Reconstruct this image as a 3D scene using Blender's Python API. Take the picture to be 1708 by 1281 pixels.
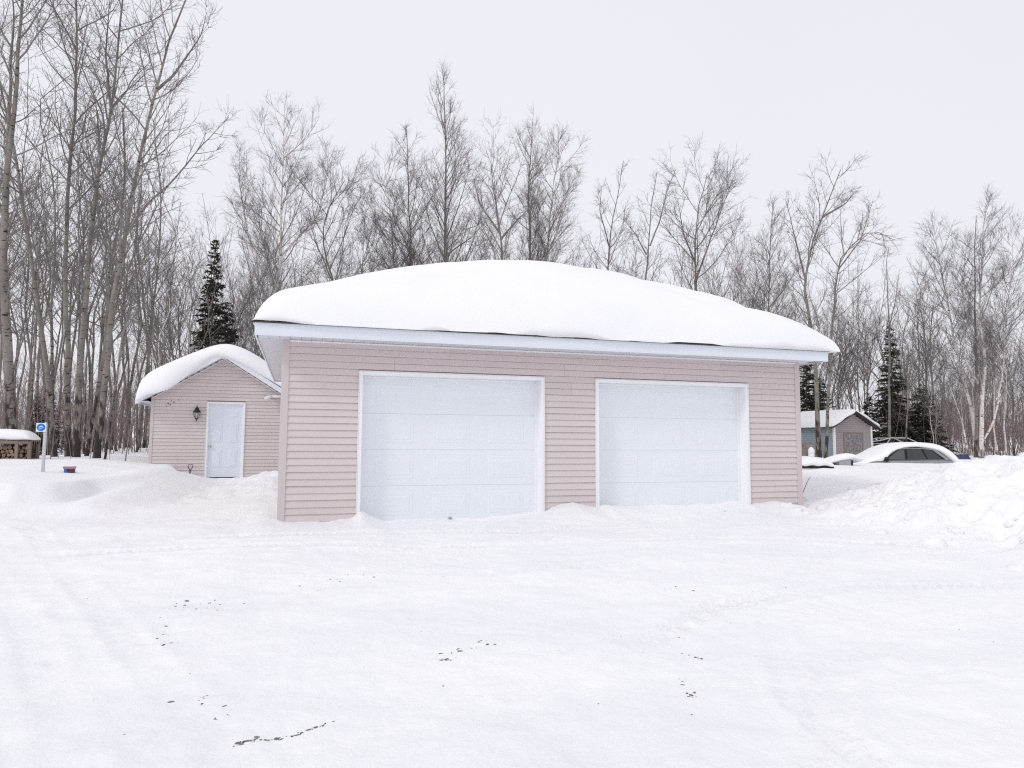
import bpy, math
import numpy as np
from mathutils import Vector, Matrix

for o in list(bpy.data.objects):
    bpy.data.objects.remove(o)
SC = bpy.context.scene
COL = SC.collection

# ------------------------------------------------------------------ camera
F_PX, PITCH, ROLL, YAW = 1162.0, 0.0819, 0.0055, 0.2965
CAM = np.array([0.231, -10.444, 1.162])
_c, _s = math.cos(YAW), math.sin(YAW)
FWD = np.array([_s * math.cos(PITCH), _c * math.cos(PITCH), math.sin(PITCH)])
_r = np.array([_c, -_s, 0.0]); _u = np.cross(_r, FWD)
RIGHT = _r * math.cos(ROLL) + _u * math.sin(ROLL)
UP = -_r * math.sin(ROLL) + _u * math.cos(ROLL)
cam = bpy.data.cameras.new('camera')
cam.sensor_width = 36.0
cam.lens = F_PX / 1708.0 * 36.0
cam.clip_start = 0.05
cam.clip_end = 2000.0
camo = bpy.data.objects.new('camera', cam)
COL.objects.link(camo)
camo.matrix_world = Matrix([[RIGHT[0], UP[0], -FWD[0], CAM[0]], [RIGHT[1], UP[1], -FWD[1], CAM[1]],
                            [RIGHT[2], UP[2], -FWD[2], CAM[2]], [0, 0, 0, 1]])
SC.camera = camo


def at(u, v, depth):
    """world point of a place in the photograph, given its distance along the view axis"""
    return CAM + depth * (FWD + RIGHT * (u - 854.0) / F_PX - UP * (v - 640.5) / F_PX)


# ------------------------------------------------------------------ sky, sun, exposure
SUN_EL, SUN_AZ = math.radians(38), math.radians(244)      # azimuth: clockwise from +y, where the sun stands
world = bpy.data.worlds.new('World'); SC.world = world; world.use_nodes = True
world.cycles.sampling_method = 'NONE'      # an even sky: plain cosine sampling has the least grain
wn = world.node_tree.nodes; wl = world.node_tree.links
wn.clear()
wo = wn.new('ShaderNodeOutputWorld'); bg = wn.new('ShaderNodeBackground'); bg.inputs[1].default_value = 0.1
sky = wn.new('ShaderNodeTexSky'); sky.sky_type = 'NISHITA'; sky.sun_disc = False
sky.sun_elevation = SUN_EL; sky.sun_rotation = SUN_AZ
sky.air_density = 1.0; sky.dust_density = 4.0; sky.ozone_density = 1.0
mixw = wn.new('ShaderNodeMix'); mixw.data_type = 'RGBA'; mixw.inputs[0].default_value = 0.93
ovc = wn.new('ShaderNodeTexNoise'); ovc.inputs['Scale'].default_value = 1.3; ovc.inputs['Detail'].default_value = 2
ovr = wn.new('ShaderNodeMapRange'); ovr.inputs[1].default_value = 0.3; ovr.inputs[2].default_value = 0.7
ovr.inputs[3].default_value = 0.985; ovr.inputs[4].default_value = 1.02
ovm = wn.new('ShaderNodeVectorMath'); ovm.operation = 'SCALE'; ovm.inputs[0].default_value = (8.95, 8.93, 9.55)
wl.new(ovc.outputs['Fac'], ovr.inputs[0]); wl.new(ovr.outputs[0], ovm.inputs['Scale'])
wl.new(sky.outputs[0], mixw.inputs[6]); wl.new(ovm.outputs[0], mixw.inputs[7])
wl.new(mixw.outputs[2], bg.inputs[0]); wl.new(bg.outputs[0], wo.inputs[0])
sun = bpy.data.lights.new('sun', 'SUN'); sun.energy = 0.85; sun.angle = math.radians(11); sun.color = (1.0, 0.975, 0.94)
suno = bpy.data.objects.new('sun', sun); COL.objects.link(suno)
sd = Vector((math.sin(SUN_AZ) * math.cos(SUN_EL), math.cos(SUN_AZ) * math.cos(SUN_EL), math.sin(SUN_EL)))
suno.rotation_euler = sd.to_track_quat('Z', 'Y').to_euler()
SC.view_settings.view_transform = 'Standard'; SC.view_settings.look = 'None'
SC.view_settings.exposure = 0.0; SC.view_settings.gamma = 1.0; SC.view_settings.use_curve_mapping = False
SC.cycles.use_denoising = False; SC.cycles.use_adaptive_sampling = False; SC.cycles.filter_width = 1.2
SC.cycles.max_bounces = 8; SC.cycles.diffuse_bounces = 5

# ------------------------------------------------------------------ materials
def mat(name, col, rough=0.6, var=0.0, scale=8.0, bump=0.0, bscale=40.0, rnd=0.0, spec=0.3, metal=0.0, stretch=None):
    m = bpy.data.materials.new(name); m.use_nodes = True
    nt = m.node_tree; N = nt.nodes; L = nt.links; N.clear()
    out = N.new('ShaderNodeOutputMaterial'); b = N.new('ShaderNodeBsdfPrincipled'); L.new(b.outputs[0], out.inputs[0])
    b.inputs['Roughness'].default_value = rough; b.inputs['Metallic'].default_value = metal
    b.inputs['Specular IOR Level'].default_value = spec
    tc = N.new('ShaderNodeTexCoord'); mp = N.new('ShaderNodeMapping'); L.new(tc.outputs['Object'], mp.inputs[0])
    if stretch: mp.inputs['Scale'].default_value = stretch
    no = N.new('ShaderNodeTexNoise'); no.inputs['Scale'].default_value = scale; no.inputs['Detail'].default_value = 6
    L.new(mp.outputs[0], no.inputs[0])
    mr = N.new('ShaderNodeMapRange'); mr.inputs[1].default_value = 0.25; mr.inputs[2].default_value = 0.75
    mr.inputs[3].default_value = 1 - var; mr.inputs[4].default_value = 1 + var
    L.new(no.outputs['Fac'], mr.inputs[0])
    fac = mr.outputs[0]
    if rnd:
        oi = N.new('ShaderNodeObjectInfo'); r2 = N.new('ShaderNodeMapRange')
        r2.inputs[3].default_value = 1 - rnd; r2.inputs[4].default_value = 1 + rnd
        L.new(oi.outputs['Random'], r2.inputs[0])
        mu = N.new('ShaderNodeMath'); mu.operation = 'MULTIPLY'; L.new(fac, mu.inputs[0]); L.new(r2.outputs[0], mu.inputs[1]); fac = mu.outputs[0]
    vm = N.new('ShaderNodeVectorMath'); vm.operation = 'SCALE'; vm.inputs[0].default_value = col
    L.new(fac, vm.inputs['Scale']); L.new(vm.outputs[0], b.inputs['Base Color'])
    if bump:
        n2 = N.new('ShaderNodeTexNoise'); n2.inputs['Scale'].default_value = bscale; n2.inputs['Detail'].default_value = 5
        L.new(mp.outputs[0], n2.inputs[0])
        bp = N.new('ShaderNodeBump'); bp.inputs['Strength'].default_value = bump; bp.inputs['Distance'].default_value = 0.02
        L.new(n2.outputs['Fac'], bp.inputs['Height']); L.new(bp.outputs[0], b.inputs['Normal'])
    return m


def bark(name, light, dark, scar, base_dark, hi=3.2):
    """pale bark with horizontal dark scars, rough dark bark towards the foot"""
    m = bpy.data.materials.new(name); m.use_nodes = True
    nt = m.node_tree; N = nt.nodes; L = nt.links; N.clear()
    out = N.new('ShaderNodeOutputMaterial'); b = N.new('ShaderNodeBsdfPrincipled'); L.new(b.outputs[0], out.inputs[0])
    b.inputs['Roughness'].default_value = 0.85; b.inputs['Specular IOR Level'].default_value = 0.15
    tc = N.new('ShaderNodeTexCoord')
    def noise(sc, stretch, det=4):
        mp = N.new('ShaderNodeMapping'); mp.inputs['Scale'].default_value = stretch; L.new(tc.outputs['Object'], mp.inputs[0])
        n = N.new('ShaderNodeTexNoise'); n.inputs['Scale'].default_value = sc; n.inputs['Detail'].default_value = det
        L.new(mp.outputs[0], n.inputs[0]); return n.outputs['Fac']
    def ramp(src, a, z):
        r = N.new('ShaderNodeMapRange'); r.inputs[1].default_value = a; r.inputs[2].default_value = z; r.clamp = True
        L.new(src, r.inputs[0]); return r.outputs[0]
    def mix(f, A, B):
        x = N.new('ShaderNodeMix'); x.data_type = 'RGBA'; L.new(f, x.inputs[0])
        for k, C in ((6, A), (7, B)):
            if isinstance(C, tuple): x.inputs[k].default_value = (*C, 1)
            else: L.new(C, x.inputs[k])
        return x.outputs[2]
    c = mix(ramp(noise(3, (1, 1, 0.5)), 0.35, 0.65), light, dark)
    c = mix(ramp(noise(5.5, (0.9, 0.9, 3.4), 3), 0.60, 0.66), c, scar)
    sep = N.new('ShaderNodeSeparateXYZ'); L.new(tc.outputs['Object'], sep.inputs[0])
    zz = N.new('ShaderNodeMapRange'); zz.inputs[1].default_value = hi; zz.inputs[2].default_value = 0.0
    zz.inputs[3].default_value = -0.28; zz.inputs[4].default_value = 0.16; L.new(sep.outputs[2], zz.inputs[0])
    ad = N.new('ShaderNodeMath'); ad.operation = 'ADD'; L.new(zz.outputs[0], ad.inputs[0]); L.new(noise(7, (1, 1, 0.35)), ad.inputs[1])
    c = mix(ramp(ad.outputs[0], 0.46, 0.60), c, base_dark)
    L.new(c, b.inputs['Base Color'])
    bp = N.new('ShaderNodeBump'); bp.inputs['Strength'].default_value = 0.6; bp.inputs['Distance'].default_value = 0.03
    L.new(noise(25, (1, 1, 0.5)), bp.inputs['Height']); L.new(bp.outputs[0], b.inputs['Normal'])
    return m


def snow_mat(name, patches=False):
    m = bpy.data.materials.new(name); m.use_nodes = True
    nt = m.node_tree; N = nt.nodes; L = nt.links; N.clear()
    out = N.new('ShaderNodeOutputMaterial'); b = N.new('ShaderNodeBsdfPrincipled'); L.new(b.outputs[0], out.inputs[0])
    b.inputs['Roughness'].default_value = 0.75; b.inputs['Specular IOR Level'].default_value = 0.12
    tc = N.new('ShaderNodeTexCoord')
    n1 = N.new('ShaderNodeTexNoise'); n1.inputs['Scale'].default_value = 0.55; n1.inputs['Detail'].default_value = 7; n1.inputs['Roughness'].default_value = 0.6
    mp = N.new('ShaderNodeMapping'); mp.inputs['Scale'].default_value = (0.7, 1.5, 1.0); L.new(tc.outputs['Object'], mp.inputs[0]); L.new(mp.outputs[0], n1.inputs[0])
    r = N.new('ShaderNodeMapRange'); r.inputs[1].default_value = 0.42; r.inputs[2].default_value = 0.62; r.clamp = True; L.new(n1.outputs['Fac'], r.inputs[0])
    x = N.new('ShaderNodeMix'); x.data_type = 'RGBA'; L.new(r.outputs[0], x.inputs[0])
    x.inputs[6].default_value = (0.935, 0.936, 0.945, 1)
    x.inputs[7].default_value = (0.885, 0.888, 0.91, 1) if patches else (0.90, 0.905, 0.925, 1)
    L.new(x.outputs[2], b.inputs['Base Color'])
    n2 = N.new('ShaderNodeTexNoise'); n2.inputs['Scale'].default_value = 22; n2.inputs['Detail'].default_value = 8; n2.inputs['Roughness'].default_value = 0.65
    L.new(tc.outputs['Object'], n2.inputs[0])
    bp = N.new('ShaderNodeBump'); bp.inputs['Strength'].default_value = 0.6 if patches else 0.3; bp.inputs['Distance'].default_value = 0.02
    L.new(n2.outputs['Fac'], bp.inputs['Height']); L.new(bp.outputs[0], b.inputs['Normal'])
    return m


M = dict(
    snow=snow_mat('snow', True), cap=snow_mat('settled_snow'),
    siding=mat('pink_vinyl_siding', (0.655, 0.584, 0.572), 0.5, 0.045, 1.1, 0.05, 120, rnd=0.03, stretch=(1, 1, 6)),
    post=mat('pink_vinyl_trim', (0.61, 0.54, 0.53), 0.5, 0.03, 3.0),
    sheath=mat('wall_sheathing', (0.34, 0.265, 0.255), 0.8, 0.05),
    white=mat('white_metal_trim', (0.86, 0.865, 0.885), 0.4, 0.02, 4),
    fascia=mat('white_fascia', (0.76, 0.79, 0.85), 0.4, 0.03, 2.5, stretch=(0.3, 1, 1)),
    soffit=mat('white_soffit', (0.66, 0.67, 0.70), 0.5, 0.03),
    door=mat('white_steel_door', (0.80, 0.835, 0.87), 0.45, 0.015, 1.2),
    sdoor=mat('pale_blue_white_door', (0.74, 0.785, 0.855), 0.4, 0.012, 1.2),
    shingle=mat('dark_shingle', (0.07, 0.06, 0.055), 0.9, 0.3, 30),
    black=mat('black_metal', (0.02, 0.02, 0.022), 0.45, 0.1),
    metal=mat('brushed_metal', (0.5, 0.48, 0.45), 0.35, 0.05, metal=0.8),
    galv=mat('galvanised_metal', (0.55, 0.55, 0.56), 0.5, 0.08, 12),
    aspen=bark('aspen_bark', (0.30, 0.275, 0.245), (0.18, 0.16, 0.145), (0.04, 0.035, 0.033), (0.055, 0.047, 0.042), 4.5),
    birch=bark('birch_bark', (0.80, 0.75, 0.71), (0.60, 0.54, 0.51), (0.06, 0.05, 0.05), (0.20, 0.17, 0.16), 1.5),
    grey=bark('grey_bark', (0.29, 0.262, 0.238), (0.19, 0.17, 0.155), (0.05, 0.043, 0.04), (0.08, 0.068, 0.06), 2.5),
    limb=mat('limb_bark', (0.235, 0.218, 0.197), 0.85, 0.25, 5, rnd=0.1),
    blimb=mat('birch_limb_bark', (0.36, 0.32, 0.30), 0.85, 0.3, 5, rnd=0.1),
    twig=mat('grey_brown_twigs', (0.18, 0.158, 0.16), 0.9, 0.2, 3, rnd=0.15),
    brush=mat('brown_undergrowth', (0.25, 0.20, 0.185), 0.9, 0.3, 0.4),
    farwood=mat('far_wood_bark', (0.29, 0.26, 0.25), 0.9, 0.35, 0.35),
    needle=mat('spruce_needles', (0.05, 0.05, 0.037), 0.8, 0.45, 1.6, rnd=0.1),
    timber=mat('weathered_timber', (0.25, 0.20, 0.165), 0.85, 0.25, 6, 0.3, 40, stretch=(1, 1, 0.2)),
    rail=mat('brown_fence_timber', (0.24, 0.18, 0.14), 0.85, 0.25, 6),
    logbark=mat('log_bark', (0.085, 0.062, 0.05), 0.9, 0.3, 15, rnd=0.3),
    logend=mat('log_end_grain', (0.24, 0.17, 0.125), 0.85, 0.25, 20, rnd=0.3),
    dirt=mat('dark_dirt', (0.20, 0.18, 0.17), 0.95, 0.4, 30),
    blue=mat('blue_paint', (0.015, 0.21, 0.62), 0.5, 0.03),
    signwhite=mat('sign_white', (0.80, 0.81, 0.85), 0.4, 0.02),
    bluesid=mat('blue_grey_siding', (0.33, 0.39, 0.43), 0.6, 0.06, 3, rnd=0.03),
    tansid=mat('taupe_siding', (0.36, 0.315, 0.315), 0.6, 0.06, 3, rnd=0.03),
    car=mat('grey_car_paint', (0.28, 0.29, 0.30), 0.3, 0.03, 3, spec=0.5),
    blacktrim=mat('black_car_trim', (0.012, 0.012, 0.013), 0.5, 0.1),
    glass=mat('dark_window_glass', (0.05, 0.055, 0.058), 0.25, 0.05, 2, spec=0.35),
    glass2=mat('greenish_window_glass', (0.09, 0.105, 0.10), 0.25, 0.05, 2, spec=0.35),
    rubber=mat('rubber', (0.025, 0.025, 0.025), 0.8),
    pink=mat('faded_pink_plastic', (0.42, 0.25, 0.27), 0.6, 0.15, 12),
    darkbox=mat('dark_patterned_plastic', (0.085, 0.05, 0.07), 0.6, 0.5, 30),
    tarp=mat('blue_tarp', (0.05, 0.06, 0.12), 0.6, 0.2, 8),
    ribbon=mat('coral_ribbon', (0.55, 0.25, 0.21), 0.6),
    lampglass=mat('lantern_glass', (0.42, 0.41, 0.38), 0.15, 0.05, spec=0.6),
    greyplastic=mat('grey_plastic', (0.36, 0.37, 0.39), 0.6, 0.1),
)
# chipboard: speckled grey
def chip():
    m = mat('weathered_chipboard', (0.25, 0.235, 0.24), 0.85, 0.75, 16, 0.2, 60); return m
M['chip'] = chip()

# ------------------------------------------------------------------ mesh helpers
def mesh_np(name, V, F, mats, midx=None, smooth=False):
    me = bpy.data.meshes.new(name)
    V = np.asarray(V, dtype=np.float32); F = np.asarray(F, dtype=np.int32)
    n, k = F.shape
    me.vertices.add(len(V)); me.vertices.foreach_set('co', V.ravel())
    me.loops.add(n * k); me.loops.foreach_set('vertex_index', F.ravel())
    me.polygons.add(n)
    me.polygons.foreach_set('loop_start', np.arange(0, n * k, k, dtype=np.int32))
    if midx is not None: me.polygons.foreach_set('material_index', np.asarray(midx, dtype=np.int32))
    if smooth: me.polygons.foreach_set('use_smooth', np.ones(n, dtype=bool))
    for m in mats: me.materials.append(m)
    me.update(calc_edges=True); me.validate()
    return me


def link(name, me, parent=None, loc=(0, 0, 0), rot=(0, 0, 0), scale=(1, 1, 1)):
    o = bpy.data.objects.new(name, me); COL.objects.link(o)
    o.location = loc; o.rotation_euler = rot; o.scale = scale
    if parent is not None: o.parent = parent
    return o


def tag(o, label, cat=None, group=None, kind=None):
    o['label'] = label
    if cat: o['category'] = cat
    if group: o['group'] = group
    if kind: o['kind'] = kind
    return o


def thing(name, label, cat, loc=(0, 0, 0), rz=0.0, group=None, scale=1.0):
    o = link(name, None, None, loc, (0, 0, rz), (scale,) * 3)
    return tag(o, label, cat, group)


class MB:
    def __init__(s): s.v = []; s.f = []; s.m = []; s.mi = 0
    def add(s, vs, fs):
        b = len(s.v); s.v += [tuple(map(float, p)) for p in vs]
        for f in fs: s.f.append(tuple(b + i for i in f)); s.m.append(s.mi)
        return s
    def box(s, x0, x1, y0, y1, z0, z1):
        return s.add([(x0, y0, z0), (x1, y0, z0), (x1, y1, z0), (x0, y1, z0), (x0, y0, z1), (x1, y0, z1), (x1, y1, z1), (x0, y1, z1)],
                     [(0, 3, 2, 1), (4, 5, 6, 7), (0, 1, 5, 4), (1, 2, 6, 5), (2, 3, 7, 6), (3, 0, 4, 7)])
    def prism(s, poly, y0, y1):
        """polygon in x,z swept along y"""
        n = len(poly)
        vs = [(x, y0, z) for x, z in poly] + [(x, y1, z) for x, z in poly]
        fs = [tuple(range(n)), tuple(range(2 * n - 1, n - 1, -1))]
        fs += [(i, i + n, (i + 1) % n + n, (i + 1) % n) for i in range(n)]
        return s.add(vs, fs)
    def xprism(s, poly, x0, x1):
        """polygon in y,z swept along x"""
        n = len(poly)
        vs = [(x0, y, z) for y, z in poly] + [(x1, y, z) for y, z in poly]
        fs = [tuple(range(n - 1, -1, -1)), tuple(range(n, 2 * n))]
        fs += [(i, (i + 1) % n, (i + 1) % n + n, i + n) for i in range(n)]
        return s.add(vs, fs)
    def frustum(s, x0, x1, z0, z1, y, d, ins):
        """raised panel on a face that looks to -y"""
        a = [(x0, y, z0), (x1, y, z0), (x1, y, z1), (x0, y, z1)]
        b = [(x0 + ins, y - d, z0 + ins), (x1 - ins, y - d, z0 + ins), (x1 - ins, y - d, z1 - ins), (x0 + ins, y - d, z1 - ins)]
        return s.add(a + b, [(0, 1, 5, 4), (1, 2, 6, 5), (2, 3, 7, 6), (3, 0, 4, 7), (4, 5, 6, 7)])
    def tube(s, pts, rad, S=8, cap=True):
        pts = np.asarray(pts, float)
        if np.isscalar(rad): rad = [rad] * len(pts)
        V, F = tubes(pts[None], np.asarray(rad, float)[None], S)
        fs = [tuple(f) for f in F]
        if cap:
            n = len(pts); fs += [tuple(range(S - 1, -1, -1)), tuple(range((n - 1) * S, n * S))]
        return s.add(V, fs)
    def lathe(s, prof, S=14, c=(0, 0, 0), axis='z'):
        vs = []; n = len(prof)
        for r, h in prof:
            for k in range(S):
                a = 2 * math.pi * k / S
                p = (r * math.cos(a), r * math.sin(a), h)
                if axis == 'y': p = (p[0], -p[2], p[1])
                vs.append((p[0] + c[0], p[1] + c[1], p[2] + c[2]))
        fs = [(i * S + k, i * S + (k + 1) % S, (i + 1) * S + (k + 1) % S, (i + 1) * S + k) for i in range(n - 1) for k in range(S)]
        fs += [tuple(range(S - 1, -1, -1)), tuple(range((n - 1) * S, n * S))]
        return s.add(vs, fs)
    def mesh(s, name, mats, smooth=False):
        me = bpy.data.meshes.new(name)
        me.from_pydata(s.v, [], s.f); me.update()
        for m in (mats if isinstance(mats, (list, tuple)) else [mats]): me.materials.append(m)
        me.polygons.foreach_set('material_index', s.m)
        if smooth: me.polygons.foreach_set('use_smooth', [True] * len(s.f))
        return me
    def build(s, name, mats, parent=None, smooth=False, bevel=0.0, loc=(0, 0, 0), rot=(0, 0, 0)):
        o = link(name, s.mesh(name, mats, smooth), parent, loc, rot)
        if bevel:
            b = o.modifiers.new('bevel', 'BEVEL'); b.width = bevel; b.segments = 2; b.limit_method = 'ANGLE'
        return o


def norm(a): return a / np.maximum(np.linalg.norm(a, axis=-1, keepdims=True), 1e-9)


def tubes(P, R, S):
    """P (M,n,3) centre lines, R (M,n) radii -> vertices, quad faces"""
    Mn, n, _ = P.shape
    T = np.empty_like(P); T[:, 1:-1] = P[:, 2:] - P[:, :-2]; T[:, 0] = P[:, 1] - P[:, 0]; T[:, -1] = P[:, -1] - P[:, -2]
    T = norm(T)
    ref = np.where(np.abs(T[:, :1, 2:3]) < 0.8, np.array([0, 0, 1.0]), np.array([1.0, 0.13, 0]))
    A = norm(np.cross(T, np.broadcast_to(ref, T.shape))); B = np.cross(T, A)
    ang = 2 * np.pi * np.arange(S) / S
    V = P[:, :, None] + R[:, :, None, None] * (np.cos(ang)[None, None, :, None] * A[:, :, None] + np.sin(ang)[None, None, :, None] * B[:, :, None])
    base = (np.arange(Mn) * n * S)[:, None, None] + (np.arange(n - 1) * S)[None, :, None]
    k = np.arange(S)[None, None]; k2 = (k + 1) % S
    F = np.stack([base + k, base + k2, base + k2 + S, base + k + S], -1).reshape(-1, 4)
    return V.reshape(-1, 3), F


def loft(rings, name, m, parent=None, smooth=True, loc=(0, 0, 0), rz=0.0, sub=0):
    """closed rings of equal length -> a closed skin"""
    n = len(rings); k = len(rings[0]); mb = MB()
    fs = [(i * k + j, i * k + (j + 1) % k, (i + 1) * k + (j + 1) % k, (i + 1) * k + j) for i in range(n - 1) for j in range(k)]
    fs += [tuple(range(k - 1, -1, -1)), tuple(range((n - 1) * k, n * k))]
    mb.add([p for r in rings for p in r], fs)
    o = mb.build(name, m, parent, smooth, 0, loc, (0, 0, rz))
    if sub:
        s = o.modifiers.new('subdivision', 'SUBSURF'); s.levels = sub; s.render_levels = sub
    return o


def sized(o, k):
    o.scale = (k, k, k); return o


# lattice noise
_LAT = np.random.default_rng(5).random((256, 256))
def vnoise(x, y):
    xi = np.floor(x).astype(int); yi = np.floor(y).astype(int); fx = x - xi; fy = y - yi
    fx = fx * fx * fx * (fx * (fx * 6 - 15) + 10); fy = fy * fy * fy * (fy * (fy * 6 - 15) + 10)
    g = lambda a, b: _LAT[a & 255, b & 255]
    return (g(xi, yi) * (1 - fx) + g(xi + 1, yi) * fx) * (1 - fy) + (g(xi, yi + 1) * (1 - fx) + g(xi + 1, yi + 1) * fx) * fy - 0.5
def fbm(x, y, o=4, g=0.5):
    s = 0; a = 1.0
    for k in range(o):
        s = s + a * vnoise(x * 2 ** k + 17.3 * k, y * 2 ** k - 9.1 * k); a *= g
    return s
def sstep(x, a, b):
    t = np.clip((x - a) / (b - a), 0, 1); return t * t * (3 - 2 * t)
def sdist(x, y, poly):
    """distance to a polygon's edge, positive inside"""
    P = np.array(poly, float); Q = np.roll(P, -1, 0)
    best = np.full(np.shape(x), 1e9); ins = np.zeros(np.shape(x), bool)
    for (ax, ay), (bx, by) in zip(P, Q):
        dx, dy = bx - ax, by - ay
        t = np.clip(((x - ax) * dx + (y - ay) * dy) / (dx * dx + dy * dy), 0, 1)
        best = np.minimum(best, np.hypot(x - ax - t * dx, y - ay - t * dy))
        c = (ay > y) != (by > y)
        ins ^= c & (x < dx * (y - ay) / (dy if dy else 1e-9) + ax)
    return np.where(ins, best, -best)


# ------------------------------------------------------------------ the snow ground
CONTACT = [(-0.6, .10), (-0.01, .0), (.13, -.01), (.66, .01), (1.0, .05), (1.13, .15), (1.3, .06), (1.5, -.01), (2.54, -.02), (3.3, 0.0), (3.79, .03), (3.97, .07),
           (4.24, .16), (4.44, .19), (4.66, .15), (4.84, .12), (5.01, .16), (5.3, .12), (5.77, .11), (6.67, .09), (7.3, .10), (7.55, .13), (7.72, .08), (8.0, .09), (8.22, .11), (8.45, .08), (8.59, .03), (8.79, -.01), (9.2, .0)]
BANK = [(-70, .7), (-8, .9), (-3.8, 1.2), (-2.6, 1.6), (-2.25, 2.4), (-1.95, 3.9), (-1.6, 5.4), (-1.55, 8), (-1.75, 9.6), (-2.15, 11.2), (-2.3, 200), (-70, 200)]
FIELD = [(8.85, .1), (9.5, -.2), (11, -.9), (80, -4), (80, 200), (-2.0, 200), (-2.0, 16), (8.85, 16)]
PILE = [(8.37, -0.91), (8.66, -2.35), (8.71, -3.41), (8.35, -4.56), (7.72, -7.5), (9.71, -10.2), (20.23, -13.42), (24.03, -0.99), (13.78, 1.73), (11.57, 1.36), (9.98, 0.59), (8.83, -0.1)]
TRACKS = [([(-1.0, -1.0), (1.03, -1.1), (1.83, -1.02), (4.4, -1.2), (7.3, -1.3), (9.2, -1.9)], .26, 1), ([(-2.5, -1.5), (.7, -1.75), (2.4, -2.0), (3.94, -2.15), (6.5, -2.4), (9.5, -3.6)], .26, 1),
          ([(-3.2, .4), (-2.84, -.31), (-1.0, -4.5), (-.1, -6.6), (.7, -9)], .24, .55), ([(-4.1, .3), (-3.2, -1.2), (-1.6, -4.4), (-.7, -6.7), (0, -9)], .24, .5),
          ([(1.5, -6.4), (3.77, -5.06), (5.8, -4.7), (8.6, -4.9)], .24, 1), ([(2.3, -8), (3.6, -6.6), (5.2, -5.8), (8.8, -5.6)], .24, .7),
          ([(2.6, -9), (3.0, -7), (3.9, -5.6), (5.6, -3.9), (7.4, -2.6)], .22, .6), ([(-2.6, -3.2), (-.4, -2.7), (2.2, -3.4), (5, -3.3), (8.4, -3.0)], .24, .5)]


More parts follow.
